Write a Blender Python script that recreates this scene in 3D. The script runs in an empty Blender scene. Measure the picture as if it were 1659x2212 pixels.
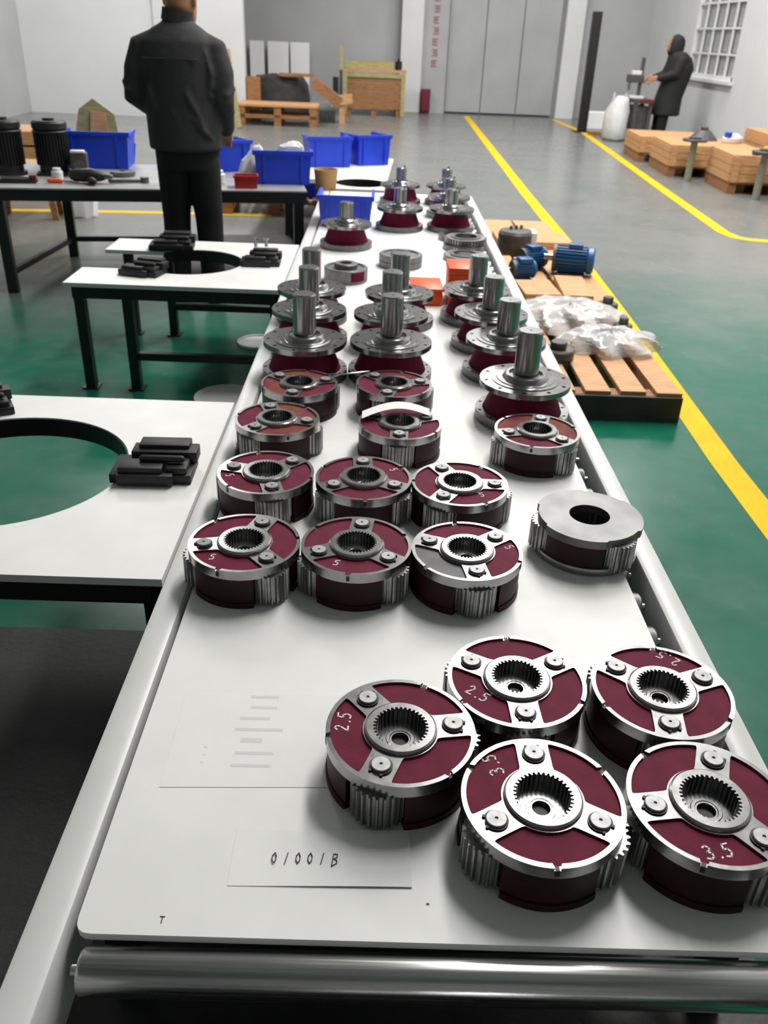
import bpy, bmesh, math, random
from mathutils import Vector, Matrix
random.seed(4)
PI = math.pi
scene = bpy.context.scene
C = scene.collection

# ------------------------------------------------------------------ camera
cam = bpy.data.cameras.new('camera')
cam.sensor_fit = 'HORIZONTAL'; cam.sensor_width = 36.0
cam.lens = 1830.0 / 1659.0 * 36.0
cam.clip_start = 0.02; cam.clip_end = 100
cam.dof.use_dof = True; cam.dof.focus_distance = 1.45; cam.dof.aperture_fstop = 9.0
cam_o = bpy.data.objects.new('camera', cam); C.objects.link(cam_o)
# columns: camera right, camera up, camera back
rt = Vector((0.9993297, 0.00261481, 0.03651459))
dn = Vector((0.03305688, -0.49301089, -0.86939491))
fw = Vector((0.01572878, 0.87001921, -0.49276686))
cam_o.matrix_world = Matrix(((rt.x, -dn.x, -fw.x, 0), (rt.y, -dn.y, -fw.y, 0), (rt.z, -dn.z, -fw.z, 1.5), (0, 0, 0, 1)))
scene.camera = cam_o

# ------------------------------------------------------------------ world, lamps, exposure
w = bpy.data.worlds.new('world'); scene.world = w; w.use_nodes = True
w.node_tree.nodes['Background'].inputs[0].default_value = (0.9, 0.95, 1.0, 1)
w.node_tree.nodes['Background'].inputs[1].default_value = 0.05
scene.view_settings.view_transform = 'Standard'; scene.view_settings.look = 'None'
scene.view_settings.gamma = 1.0; scene.view_settings.use_curve_mapping = False
scene.view_settings.exposure = 0.72
def area(x, y, z, sx, sy, power, col=(1.0, 0.98, 0.95)):
    l = bpy.data.lights.new('overhead_light', 'AREA'); l.shape = 'RECTANGLE'; l.size = sx; l.size_y = sy
    l.energy = power; l.color = col
    o = bpy.data.objects.new('overhead_light', l); C.objects.link(o); o.location = (x, y, z)
    return o
for y, pw in ((4.6, 185), (7.5, 190), (10.4, 130), (13.3, 85), (16.2, 85)):
    area(1.95, y, 6.7, 0.9, 2.6, pw)
for y, pw in ((13.3, 220),):
    area(-3.6, y, 6.7, 2.0, 2.6, pw)  # unseen light added to brighten the left back wall
for y, pw in ((9.0, 45), (14.5, 95)):
    area(4.6, y, 6.7, 0.5, 2.0, pw)

# ------------------------------------------------------------------ materials
def mat(name, col, rough=0.5, metal=0.0, noise=0.0, nscale=20.0, col2=None, bump=0.0, bscale=80.0, rnoise=0.0,
        coat=0.0, stretch=None, spec=0.5, alpha=None, trans=0.0):
    m = bpy.data.materials.new(name); m.use_nodes = True
    nt = m.node_tree; b = nt.nodes['Principled BSDF']
    b.inputs['Base Color'].default_value = (*col, 1); b.inputs['Roughness'].default_value = rough
    b.inputs['Metallic'].default_value = metal; b.inputs['Coat Weight'].default_value = coat
    b.inputs['Specular IOR Level'].default_value = spec
    if trans: b.inputs['Transmission Weight'].default_value = trans
    if alpha is not None: b.inputs['Alpha'].default_value = alpha
    tc = nt.nodes.new('ShaderNodeTexCoord'); mp = nt.nodes.new('ShaderNodeMapping')
    nt.links.new(tc.outputs['Object'], mp.inputs[0])
    if stretch: mp.inputs['Scale'].default_value = stretch
    if noise > 0 or col2:
        n = nt.nodes.new('ShaderNodeTexNoise'); n.inputs['Scale'].default_value = nscale; n.inputs['Detail'].default_value = 5
        nt.links.new(mp.outputs[0], n.inputs['Vector'])
        r = nt.nodes.new('ShaderNodeMapRange'); r.inputs[1].default_value = 0.35; r.inputs[2].default_value = 0.65
        nt.links.new(n.outputs[0], r.inputs[0])
        mx = nt.nodes.new('ShaderNodeMix'); mx.data_type = 'RGBA'
        c2 = col2 if col2 else tuple(c * (1 - noise) for c in col)
        mx.inputs[6].default_value = (*col, 1); mx.inputs[7].default_value = (*c2, 1)
        nt.links.new(r.outputs[0], mx.inputs[0]); nt.links.new(mx.outputs[2], b.inputs['Base Color'])
    if rnoise > 0:
        n = nt.nodes.new('ShaderNodeTexNoise'); n.inputs['Scale'].default_value = nscale * 1.7
        nt.links.new(mp.outputs[0], n.inputs['Vector'])
        r = nt.nodes.new('ShaderNodeMapRange'); r.inputs[3].default_value = max(0.03, rough - rnoise); r.inputs[4].default_value = rough + rnoise
        nt.links.new(n.outputs[0], r.inputs[0]); nt.links.new(r.outputs[0], b.inputs['Roughness'])
    if bump > 0:
        n = nt.nodes.new('ShaderNodeTexNoise'); n.inputs['Scale'].default_value = bscale; n.inputs['Detail'].default_value = 4
        nt.links.new(mp.outputs[0], n.inputs['Vector'])
        bp = nt.nodes.new('ShaderNodeBump'); bp.inputs['Strength'].default_value = bump; bp.inputs['Distance'].default_value = 0.01
        nt.links.new(n.outputs[0], bp.inputs['Height']); nt.links.new(bp.outputs[0], b.inputs['Normal'])
    return m

M = {}
M['wall'] = mat('white wall paint', (0.66, 0.67, 0.68), 0.75, noise=0.06, nscale=1.5)
M['wall_grey'] = mat('grey wall paint', (0.42, 0.43, 0.44), 0.75, noise=0.1, nscale=1.2)
M['ceiling'] = mat('ceiling sheet', (0.62, 0.62, 0.62), 0.8)
M['door'] = mat('grey sliding door paint', (0.40, 0.41, 0.42), 0.6, noise=0.12, nscale=1.6)
M['board'] = mat('white laminate', (0.80, 0.80, 0.79), 0.45, noise=0.05, nscale=9, rnoise=0.08)
M['rail'] = mat('white powder coat', (0.74, 0.74, 0.73), 0.38, noise=0.07, nscale=7)
M['steel'] = mat('machined steel', (0.36, 0.36, 0.36), 0.21, 0.95, noise=0.15, nscale=40, rnoise=0.04)
M['shaft'] = mat('turned shaft steel', (0.42, 0.42, 0.42), 0.24, 0.97, noise=0.12, nscale=40)
M['ground'] = mat('ground grey steel', (0.20, 0.20, 0.20), 0.5, 0.9, noise=0.3, nscale=12)
M['steel_dark'] = mat('dark oiled steel', (0.22, 0.22, 0.22), 0.45, 0.9, noise=0.25, nscale=50)
M['gear'] = mat('gear steel', (0.34, 0.34, 0.34), 0.33, 0.95, noise=0.2, nscale=60)
M['pin'] = mat('ground pin steel', (0.26, 0.26, 0.26), 0.5, 0.9, noise=0.2, nscale=90)
M['chrome'] = mat('zinc plated roller', (0.66, 0.66, 0.66), 0.24, 1.0, noise=0.35, nscale=22, stretch=(8, 8, 0.12), rnoise=0.16)  # lengthwise colour streaks imitate lamp highlights along the roller
M['paint'] = mat('maroon primer', (0.150, 0.011, 0.036), 0.62, noise=0.22, nscale=30, bump=0.05, bscale=200, spec=0.1)
M['paint_rust'] = mat('maroon primer with brown tint', (0.150, 0.012, 0.034), 0.6, nscale=22, col2=(0.20, 0.055, 0.010), spec=0.12)
M['paint_shaded'] = mat('shaded maroon casting', (0.046, 0.006, 0.013), 0.5, noise=0.6, nscale=14, spec=0.25)  # darker maroon copy that puts the shade of the sides into the colour
M['bare'] = mat('dark unpainted casting', (0.07, 0.068, 0.068), 0.5, 0.4, noise=0.3, nscale=40)
M['bolt_black'] = mat('black oxide', (0.02, 0.02, 0.02), 0.5, 0.3)
M['chalk'] = mat('white chalk', (0.85, 0.78, 0.80), 0.9)
M['ink'] = mat('black ink', (0.03, 0.03, 0.035), 0.7)
M['print'] = mat('faint grey print', (0.66, 0.66, 0.66), 0.8)
M['paper'] = mat('white paper', (0.82, 0.82, 0.81), 0.8, noise=0.03, nscale=15)
M['black_frame'] = mat('black painted steel', (0.012, 0.012, 0.013), 0.42, 0.0, noise=0.3, nscale=20)
M['black_block'] = mat('black anodised block', (0.022, 0.022, 0.024), 0.5, 0.2, noise=0.3, nscale=30)
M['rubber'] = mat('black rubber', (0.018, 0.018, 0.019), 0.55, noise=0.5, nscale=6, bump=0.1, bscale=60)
M['desk_top'] = mat('grey steel bench top', (0.36, 0.36, 0.36), 0.4, noise=0.2, nscale=8)
M['blue'] = mat('blue plastic', (0.010, 0.058, 0.68), 0.38, noise=0.1, nscale=9)
M['orange'] = mat('orange plastic', (0.85, 0.10, 0.008), 0.4)
M['red'] = mat('red plastic', (0.42, 0.012, 0.008), 0.4)
M['dark_red'] = mat('dark red paint', (0.13, 0.008, 0.02), 0.5)
M['red_sign'] = mat('red lettering', (0.30, 0.03, 0.07), 0.6)
M['motor'] = mat('black motor casing', (0.018, 0.018, 0.019), 0.45, noise=0.3, nscale=25)
M['blue_motor'] = mat('blue motor enamel', (0.02, 0.12, 0.33), 0.35, noise=0.2, nscale=20)
M['grey_cast'] = mat('grey casting', (0.10, 0.10, 0.10), 0.5, 0.3, noise=0.3, nscale=30)
M['white_plastic'] = mat('white plastic', (0.72, 0.72, 0.73), 0.4)
M['bag'] = mat('white woven sack', (0.62, 0.62, 0.63), 0.7, noise=0.12, nscale=6, bump=0.3, bscale=8)
M['film'] = mat('clear plastic film', (0.80, 0.81, 0.82), 0.16, noise=0.15, nscale=10, alpha=0.66, spec=0.7)
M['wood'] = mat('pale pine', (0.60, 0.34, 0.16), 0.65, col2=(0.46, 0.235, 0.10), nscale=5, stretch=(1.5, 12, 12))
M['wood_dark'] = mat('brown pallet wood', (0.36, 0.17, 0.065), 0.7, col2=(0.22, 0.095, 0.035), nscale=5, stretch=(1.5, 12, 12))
M['wood_shade'] = mat('shaded dark plank', (0.06, 0.045, 0.038), 0.7, col2=(0.035, 0.03, 0.03), nscale=7)  # near-black tone paints in the shade on the pallet's front end
M['wood_olive'] = mat('pale greenish board', (0.42, 0.38, 0.18), 0.7, col2=(0.30, 0.26, 0.10), nscale=5, stretch=(1.5, 12, 12))
M['stem'] = mat('pale grey green steel', (0.30, 0.31, 0.22), 0.5, 0.2, noise=0.2)
M['card'] = mat('cardboard', (0.47, 0.27, 0.10), 0.75, noise=0.15, nscale=10)
M['jacket'] = mat('charcoal cotton', (0.031, 0.031, 0.033), 0.85, noise=0.25, nscale=14, bump=0.5, bscale=12)
M['trouser'] = mat('black trousers', (0.004, 0.004, 0.0045), 0.85, bump=0.4, bscale=12)
M['coat'] = mat('black padded coat', (0.012, 0.012, 0.013), 0.8, bump=0.5, bscale=10)
M['skin'] = mat('skin', (0.46, 0.22, 0.115), 0.55, noise=0.12, nscale=20)
M['hair'] = mat('dark brown hair', (0.05, 0.024, 0.012), 0.7, bump=0.6, bscale=120)
M['shoe'] = mat('black shoe', (0.012, 0.012, 0.012), 0.5)
M['yellow'] = mat('yellow floor tape', (0.80, 0.50, 0.004), 0.6, noise=0.12, nscale=6, spec=0.15)
M['glass'] = mat('dusty window glass', (0.55, 0.57, 0.58), 0.15, alpha=0.45, spec=0.6)
M['foam'] = mat('white foam sheet', (0.90, 0.90, 0.91), 0.8)
M['cloth_dark'] = mat('dark sacking', (0.045, 0.045, 0.045), 0.9, bump=0.6, bscale=15, noise=0.4, nscale=8)

# floor: green epoxy greyed with distance, painted-in wall sheen mixed with worn dust
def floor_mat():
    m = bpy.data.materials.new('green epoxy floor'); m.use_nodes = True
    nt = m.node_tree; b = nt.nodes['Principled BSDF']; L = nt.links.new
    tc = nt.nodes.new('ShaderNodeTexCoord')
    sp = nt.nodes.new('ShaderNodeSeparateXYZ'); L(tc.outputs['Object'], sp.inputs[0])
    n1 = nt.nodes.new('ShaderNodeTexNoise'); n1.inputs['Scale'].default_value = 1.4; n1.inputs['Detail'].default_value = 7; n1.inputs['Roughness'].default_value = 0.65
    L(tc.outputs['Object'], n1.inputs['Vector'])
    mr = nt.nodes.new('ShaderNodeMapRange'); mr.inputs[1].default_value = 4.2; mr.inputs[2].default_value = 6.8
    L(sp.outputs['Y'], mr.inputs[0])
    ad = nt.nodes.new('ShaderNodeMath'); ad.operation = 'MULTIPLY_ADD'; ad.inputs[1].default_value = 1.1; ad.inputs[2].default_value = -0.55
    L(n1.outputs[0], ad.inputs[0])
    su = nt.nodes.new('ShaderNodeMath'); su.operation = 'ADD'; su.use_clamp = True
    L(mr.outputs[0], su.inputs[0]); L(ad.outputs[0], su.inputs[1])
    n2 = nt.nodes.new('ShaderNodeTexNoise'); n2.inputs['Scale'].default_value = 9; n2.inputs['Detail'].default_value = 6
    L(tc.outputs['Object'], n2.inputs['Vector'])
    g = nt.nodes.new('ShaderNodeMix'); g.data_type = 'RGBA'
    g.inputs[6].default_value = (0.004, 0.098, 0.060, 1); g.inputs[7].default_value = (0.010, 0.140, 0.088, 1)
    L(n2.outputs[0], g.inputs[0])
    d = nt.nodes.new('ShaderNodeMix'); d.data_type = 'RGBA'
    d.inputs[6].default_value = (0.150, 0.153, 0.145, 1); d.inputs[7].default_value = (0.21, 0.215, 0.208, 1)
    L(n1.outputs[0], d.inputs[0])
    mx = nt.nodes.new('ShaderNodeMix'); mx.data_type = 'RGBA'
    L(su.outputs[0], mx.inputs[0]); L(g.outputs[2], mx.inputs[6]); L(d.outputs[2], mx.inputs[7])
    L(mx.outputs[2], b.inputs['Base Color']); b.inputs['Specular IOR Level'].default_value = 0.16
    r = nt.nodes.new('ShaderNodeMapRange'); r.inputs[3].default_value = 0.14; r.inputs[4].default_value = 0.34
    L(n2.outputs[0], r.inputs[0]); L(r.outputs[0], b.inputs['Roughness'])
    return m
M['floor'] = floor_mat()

# ------------------------------------------------------------------ mesh helpers
class MB:
    """collects simple solids and links them as one mesh object"""
    def __init__(s): s.v = []; s.f = []
    def add(s, vs, fs):
        o = len(s.v); s.v += [tuple(v) for v in vs]; s.f += [tuple(i + o for i in f) for f in fs]; return s
    def box(s, x0, x1, y0, y1, z0, z1, T=None):
        vs = [Vector(p) for p in ((x0,y0,z0),(x1,y0,z0),(x1,y1,z0),(x0,y1,z0),(x0,y0,z1),(x1,y0,z1),(x1,y1,z1),(x0,y1,z1))]
        if T: vs = [T @ v for v in vs]
        return s.add(vs, [(0,3,2,1),(4,5,6,7),(0,1,5,4),(1,2,6,5),(2,3,7,6),(3,0,4,7)])
    def bar(s, p, q, wx, wz, up=(0,0,1)):
        p = Vector(p); q = Vector(q); d = (q - p).normalized(); u = Vector(up)
        if abs(d.dot(u)) > 0.98: u = Vector((0,1,0))
        r = d.cross(u).normalized() * wx / 2; t = r.normalized().cross(d) * wz / 2
        vs = [p-r-t, p+r-t, p+r+t, p-r+t, q-r-t, q+r-t, q+r+t, q-r+t]
        return s.add(vs, [(0,1,2,3)[::-1],(4,5,6,7),(0,1,5,4),(1,2,6,5),(2,3,7,6),(3,0,4,7)])
    def lathe(s, prof, n=48, T=None, a0=0.0, a1=2*PI, sx=1.0, sy=1.0):
        full = abs(a1 - a0 - 2*PI) < 1e-6; cnt = n if full else n + 1
        vs = []; fs = []
        for (r, z) in prof:
            for k in range(cnt):
                a = a0 + (a1 - a0) * k / n
                vs.append(Vector((r*math.cos(a)*sx, r*math.sin(a)*sy, z)))
        for i in range(len(prof) - 1):
            for k in range(n):
                k2 = (k + 1) % cnt
                fs.append((i*cnt+k, i*cnt+k2, (i+1)*cnt+k2, (i+1)*cnt+k))
        if T: vs = [T @ v for v in vs]
        return s.add(vs, fs)
    def cyl(s, r, z0, z1, n=32, T=None, c=0.0, r2=None):
        r2 = r if r2 is None else r2
        pr = [(1e-5, z0), (r - c, z0), (r, z0 + c), (r2, z1 - c), (r2 - c, z1), (1e-5, z1)] if c else [(1e-5, z0), (r, z0), (r2, z1), (1e-5, z1)]
        return s.lathe(pr, n, T)
    def prism(s, pts, z0, z1, T=None):
        n = len(pts)
        vs = [Vector((p[0], p[1], z0)) for p in pts] + [Vector((p[0], p[1], z1)) for p in pts]
        if T: vs = [T @ v for v in vs]
        return s.add(vs, [tuple(range(n))[::-1], tuple(range(n, 2*n))] + [(i, (i+1) % n, n + (i+1) % n, n + i) for i in range(n)])
    def tube(s, pts, rad, n=10, cap=True):
        pts = [Vector(p) for p in pts]; rad = rad if isinstance(rad, (list, tuple)) else [rad]*len(pts)
        rings = []; ref = None
        if cap:   # rounded ends
            d0 = (pts[0]-pts[1]).normalized(); d1 = (pts[-1]-pts[-2]).normalized()
            P = [pts[0]+d0*rad[0]*c for c in (0.98, 0.7)] + pts + [pts[-1]+d1*rad[-1]*c for c in (0.7, 0.98)]
            R = [rad[0]*0.2, rad[0]*0.71] + list(rad) + [rad[-1]*0.71, rad[-1]*0.2]
        else: P, R = pts, list(rad)
        for i, p in enumerate(P):
            d = (P[min(i+1, len(P)-1)] - P[max(i-1, 0)]).normalized()
            if ref is None:
                ref = Vector((1,0,0)) if abs(d.x) < 0.9 else Vector((0,1,0))
            u = (ref - d*ref.dot(d)).normalized(); ref = u; v = d.cross(u)
            rings.append([p + (u*math.cos(2*PI*k/n) + v*math.sin(2*PI*k/n))*R[i] for k in range(n)])
        vs = [v for r in rings for v in r]; fs = []
        for i in range(len(rings)-1):
            for k in range(n):
                fs.append((i*n+k, i*n+(k+1)%n, (i+1)*n+(k+1)%n, (i+1)*n+k))
        fs += [tuple(range(n))[::-1], tuple(range((len(rings)-1)*n, len(rings)*n))]
        return s.add(vs, fs)
    def loft(s, rings):
        """rings: list of (cx, cy, cz, rx, ry) closed ellipses stacked"""
        n = 24; vs = []; fs = []
        for (cx, cy, cz, rx, ry) in rings:
            vs += [Vector((cx + rx*math.cos(2*PI*k/n), cy + ry*math.sin(2*PI*k/n), cz)) for k in range(n)]
        for i in range(len(rings)-1):
            for k in range(n): fs.append((i*n+k, i*n+(k+1)%n, (i+1)*n+(k+1)%n, (i+1)*n+k))
        fs += [tuple(range(n))[::-1], tuple(range((len(rings)-1)*n, len(rings)*n))]
        return s.add(vs, fs)
    def mesh(s, name, m, smooth=32, bevel=0.0):
        me = bpy.data.meshes.new(name); me.from_pydata(s.v, [], s.f); me.validate(); me.update()
        bm = bmesh.new(); bm.from_mesh(me); bmesh.ops.remove_doubles(bm, verts=bm.verts, dist=2e-6)
        bmesh.ops.recalc_face_normals(bm, faces=bm.faces)
        if bevel:
            es = [e for e in bm.edges if len(e.link_faces) == 2 and e.calc_face_angle(0) > 0.6]
            bmesh.ops.bevel(bm, geom=es, offset=bevel, segments=2, affect='EDGES', profile=0.5)
        bm.to_mesh(me); bm.free()
        if smooth:
            me.shade_smooth(); me.set_sharp_from_angle(angle=math.radians(smooth))
        me.materials.append(m); return me
    def build(s, name, m, parent=None, smooth=32, bevel=0.0, loc=None, rot=None):
        return inst(name, s.mesh(name, m, smooth, bevel), parent, loc, rot)

def inst(name, me, parent=None, loc=None, rot=None, scale=None):
    o = bpy.data.objects.new(name, me); C.objects.link(o)
    if parent: o.parent = parent
    if loc: o.location = loc
    if rot is not None: o.rotation_euler = (0, 0, rot) if isinstance(rot, (int, float)) else rot
    if scale: o.scale = scale
    return o
def tag(o, label=None, cat=None, group=None, kind=None):
    if label: o['label'] = label
    if cat: o['category'] = cat
    if group: o['group'] = group
    if kind: o['kind'] = kind
    return o
def thing(name, label, cat, loc=(0,0,0), rz=0.0, group=None):
    o = bpy.data.objects.new(name, None); C.objects.link(o); o.empty_display_size = 0.05
    o.location = loc; o.rotation_euler = (0, 0, rz)
    return tag(o, label, cat, group)
def struct(o): o['kind'] = 'structure'; return o
def rot2(p, a): return (p[0]*math.cos(a) - p[1]*math.sin(a), p[0]*math.sin(a) + p[1]*math.cos(a))
def circ(r, n, cx=0, cy=0, a0=0): return [(cx + r*math.cos(a0 + 2*PI*k/n), cy + r*math.sin(a0 + 2*PI*k/n)) for k in range(n)]
def fillet(pts, r, n=4):
    out = []; N = len(pts)
    for i in range(N):
        p = Vector(pts[i]); a = Vector(pts[i-1]); b = Vector(pts[(i+1) % N])
        da = (a-p); db = (b-p)
        ang = da.angle(db) if da.length > 1e-9 and db.length > 1e-9 else PI
        if ang > 2.5: out.append(tuple(p)); continue
        la = min(r, da.length*0.5); lb = min(r, db.length*0.5)
        A = p + da.normalized()*la; B = p + db.normalized()*lb
        for k in range(n+1):
            t = k/n; q = A*(1-t)**2 + p*2*t*(1-t) + B*t*t; out.append((q.x, q.y))
    return out
def plate(loops, z0, z1):
    """flat plate with holes: first loop outer, others holes -> MB"""
    bm = bmesh.new(); edges = []
    for lp in loops:
        vs = [bm.verts.new((p[0], p[1], z1)) for p in lp]
        for i in range(len(vs)): edges.append(bm.edges.new((vs[i], vs[(i+1) % len(vs)])))
    bmesh.ops.triangle_fill(bm, edges=edges, use_beauty=True)
    bm.verts.index_update()
    mb = MB(); n = len(bm.verts)
    vs = [v.co.copy() for v in bm.verts]
    fs = [tuple(v.index for v in f.verts) for f in bm.faces]
    mb.v = [tuple(v) for v in vs] + [(v.x, v.y, z0) for v in vs]
    mb.f = fs + [tuple(i + n for i in f[::-1]) for f in fs]
    k = 0
    for lp in loops:
        m = len(lp)
        for i in range(m): mb.f.append((k+i, k+(i+1) % m, n+k+(i+1) % m, n+k+i))
        k += m
    bm.free(); return mb
def teeth(rr, rt, n, a0=0.0):
    pts = []
    for k in range(n):
        for (fr, r) in ((0.0, rr), (0.22, rr), (0.40, rt), (0.62, rt), (0.80, rr)):
            a = a0 + 2*PI*(k + fr)/n; pts.append((r*math.cos(a), r*math.sin(a)))
    return pts
# hand drawn characters in a unit box
GL = {'3': [[(0.1,0.9),(0.4,1.0),(0.75,0.85),(0.7,0.65),(0.35,0.55),(0.75,0.42),(0.8,0.18),(0.45,0.0),(0.05,0.1)]],
      '5': [[(0.8,1.0),(0.2,0.95),(0.15,0.58),(0.55,0.62),(0.8,0.35),(0.55,0.03),(0.1,0.08)]],
      '2': [[(0.1,0.8),(0.35,1.0),(0.7,0.88),(0.65,0.6),(0.1,0.02),(0.85,0.06)]],
      '.': [[(0.1,0.0),(0.2,0.06)]],
      '0': [[(0.45,1.0),(0.15,0.7),(0.12,0.3),(0.35,0.0),(0.6,0.2),(0.68,0.65),(0.5,0.98)]],
      '1': [[(0.6,1.0),(0.25,-0.05)]],
      'B': [[(0.35,0.95),(0.1,-0.3)],[(0.35,0.95),(0.85,0.9),(0.8,0.6),(0.4,0.45),(0.8,0.3),(0.75,0.0),(0.1,-0.25)]]}
def strokes(text, h, th, adv=0.9):
    mb = MB(); x = 0
    for ch in text:
        for line in GL.get(ch, []):
            for a, b in zip(line[:-1], line[1:]):
                p = Vector(((a[0]*0.62 + x)*h, a[1]*h)); q = Vector(((b[0]*0.62 + x)*h, b[1]*h))
                d = (q - p); d.normalize(); r = Vector((-d.y, d.x))*th/2; e = d*th*0.3
                mb.prism([tuple(p-e-r), tuple(q+e-r), tuple(q+e+r), tuple(p-e+r)], 0, 0.0005)
        x += adv*(0.4 if ch == '.' else 1)
    W = x*h
    mb.v = [(v[0]-W/2, v[1]-h/2, v[2]) for v in mb.v]
    return mb
def wob(mb, s, amp, seed=0):
    rnd = random.Random(seed)
    mb.v = [(x+rnd.uniform(-amp, amp), y+rnd.uniform(-amp, amp), z+rnd.uniform(-amp, amp)) for x, y, z in mb.v]; return mb

# ------------------------------------------------------------------ the room
ZB = 0.5      # top of the white conveyor board
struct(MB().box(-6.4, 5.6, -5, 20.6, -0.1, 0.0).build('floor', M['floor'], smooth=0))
struct(MB().box(-6.4, 5.6, -5, 20.6, 7.0, 7.1).build('ceiling', M['ceiling'], smooth=0))
struct(MB().box(-6.6, -6.4, -5, 20.6, 0, 7).build('wall_left', M['wall_grey'], smooth=0))
struct(MB().box(-6.6, -2.50, 17.0, 17.2, 0, 7).build('wall_back_left', M['wall'], smooth=0))
struct(MB().box(-6.6, 5.8, 20.6, 20.8, 0, 7).build('wall_back', M['wall_grey'], smooth=0))
struct(MB().box(-6.6, 5.8, -5.2, -5, 0, 7).build('wall_front', M['wall_grey'], smooth=0))
# right wall with the window opening
WY0, WY1, WZ0, WZ1 = 15.35, 17.75, 1.0, 2.9
wr = MB()
wr.box(5.6, 5.8, -5, WY0, 0, 7); wr.box(5.6, 5.8, WY1, 20.6, 0, 7); wr.box(5.6, 5.8, WY0, WY1, 0, WZ0); wr.box(5.6, 5.8, WY0, WY1, WZ1, 7)
struct(wr.build('wall_right', M['wall'], smooth=0))
win = struct(bpy.data.objects.new('window_1', None)); C.objects.link(win); win.location = (5.6, (WY0+WY1)/2, WZ0)
hw = (WY1-WY0)/2; hh = WZ1-WZ0
fr = MB(); fr.box(0, .12, -hw, -hw+.06, 0, hh).box(0, .12, hw-.06, hw, 0, hh).box(0, .12, -hw, hw, 0, .06).box(0, .12, -hw, hw, hh-.06, hh)
fr.build('window_frame', M['white_plastic'], win, smooth=0)
for k in range(1, 5): MB().box(.02, .05, -hw+.06, hw-.06, k*hh/5-.018, k*hh/5+.018).build('glazing_bar', M['white_plastic'], win, smooth=0)
for k in range(1, 5):
    y = -hw + k*2*hw/5; MB().box(.015, .045, y-.022, y+.022, .06, hh-.06).build('glazing_bar', M['white_plastic'], win, smooth=0)
for k in range(5):
    y0 = -hw + k*2*hw/5 + .024
    for j in range(5):
        MB().box(.07, .075, y0, y0 + 2*hw/5 - .048, j*hh/5 + .03, (j+1)*hh/5 - .03).build('pane', M['glass'], win, smooth=0)
MB().box(-.07, .1, -hw-.06, hw+.06, -.05, 0).build('window_sill', M['white_plastic'], win, smooth=0)
struct(MB().box(6.5, 6.6, 14.0, 19.0, 0, 4).build('wall_outside', M['wall_grey'], smooth=0))
# white pilaster, grey sign pillar, big grey door with frame
struct(MB().box(0.31, 0.76, 20.2, 20.6, 0, 7).build('trim_1', M['wall'], smooth=0, bevel=.01))
struct(MB().box(0.76, 1.30, 20.35, 20.6, 0, 7).build('trim_2', M['door'], smooth=0))
lt = thing('pillar_lettering', 'column of red characters painted down the grey pillar on the back wall', 'lettering', (1.03, 20.345, 0))
for k in range(8):       # column of red characters painted on the grey pillar
    z = 2.35 - k*0.2; gl = MB()
    gl.box(-.06,.06,0,.005,z+.05,z+.065).box(-.05,.05,0,.005,z,z+.014).box(-.06,.06,0,.005,z-.06,z-.046).box(-.008,.008,-.001,.005,z-.06,z+.06)
    if k % 2: gl.box(-.055,-.04,0,.005,z-.05,z+.055)
    else: gl.box(.04,.055,0,.005,z-.05,z+.055)
    gl.build('character', M['red_sign'], lt, smooth=0)
dr = struct(bpy.data.objects.new('door_1', None)); C.objects.link(dr); dr.location = (2.5, 20.55, 0)
for k in range(3):
    MB().box(-1.18+k*.78, -1.18+k*.78+.765, -.07, .05, .03, 4.2).build('door_panel', M['door'], dr, smooth=0, bevel=.008)
MB().box(-1.2, 1.2, -.1, .05, 4.2, 4.4).build('door_rail', M['wall_grey'], dr, smooth=0)
struct(MB().box(3.72, 4.1, 20.3, 20.6, 0, 7).build('trim_3', M['wall'], smooth=0))
# panel joint of the left back wall, skirting of the recess
struct(MB().box(-4.075, -4.055, 16.985, 17.0, 0, 7).build('trim_4', M['wall_grey'], smooth=0))
struct(MB().box(-6.4, 0.31, 20.55, 20.6, 0, .1).build('baseboard_back', M['wall_grey'], smooth=0))
# yellow lines on the floor
def line(name, pts, wd):
    mb = MB()
    L = []; n = len(pts)
    for i, p in enumerate(pts):
        d = (Vector(pts[min(i+1, n-1)]) - Vector(pts[max(i-1, 0)])).normalized(); nrm = Vector((-d.y, d.x))*wd/2
        L.append((Vector(p)-nrm, Vector(p)+nrm))
    for a, b in zip(L[:-1], L[1:]):
        mb.prism([tuple(a[0]), tuple(b[0]), tuple(b[1]), tuple(a[1])], 0.0, 0.0015)
    return struct(mb.build(name, M['yellow'], smooth=0))
line('trim_5', [(1.43, -2), (1.455, 3.15), (1.53, 5.27), (1.575, 6.85), (1.6, 9.93), (1.76, 19.9)], .118)
line('trim_6', [(3.62, 19.9), (3.74, 17.3), (3.34, 10.85), (3.18, 8.1), (3.22, 7.9), (3.32, 7.81), (3.5, 7.78), (5.5, 7.85)], .115)
line('trim_7', [(-5.2, 7.62), (-2.99, 7.91), (-2.02, 8.02), (-1.0, 8.1)], .11)

# ------------------------------------------------------------------ the roller conveyor
cv = thing('roller_conveyor', 'long white roller conveyor running away down the middle of the photo', 'conveyor', (0.11, 3.3, 0))
def loc_(mb, dx=-0.11, dy=-3.3):
    mb.v = [(x+dx, y+dy, z) for x, y, z in mb.v]; return mb
Y0, Y1 = 0.1, 6.42
loc_(MB().box(-.424, -.368, Y0, Y1, .37, .4995)).build('side_rail', M['rail'], cv, bevel=.012)
rr = MB().box(.598, .652, Y0, Y1, .37, .4995)
loc_(rr).build('side_rail', M['rail'], cv, bevel=.012)
for y in (0.9, 2.7, 4.5, 6.2):
    for x in (-.395, .622):
        loc_(MB().box(x-.025, x+.025, y-.025, y+.025, 0, .37)).build('leg', M['black_frame'], cv, smooth=0)
    loc_(MB().box(-.39, .62, y-.02, y+.02, .1, .14)).build('cross_beam', M['black_frame'], cv, smooth=0)
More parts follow.
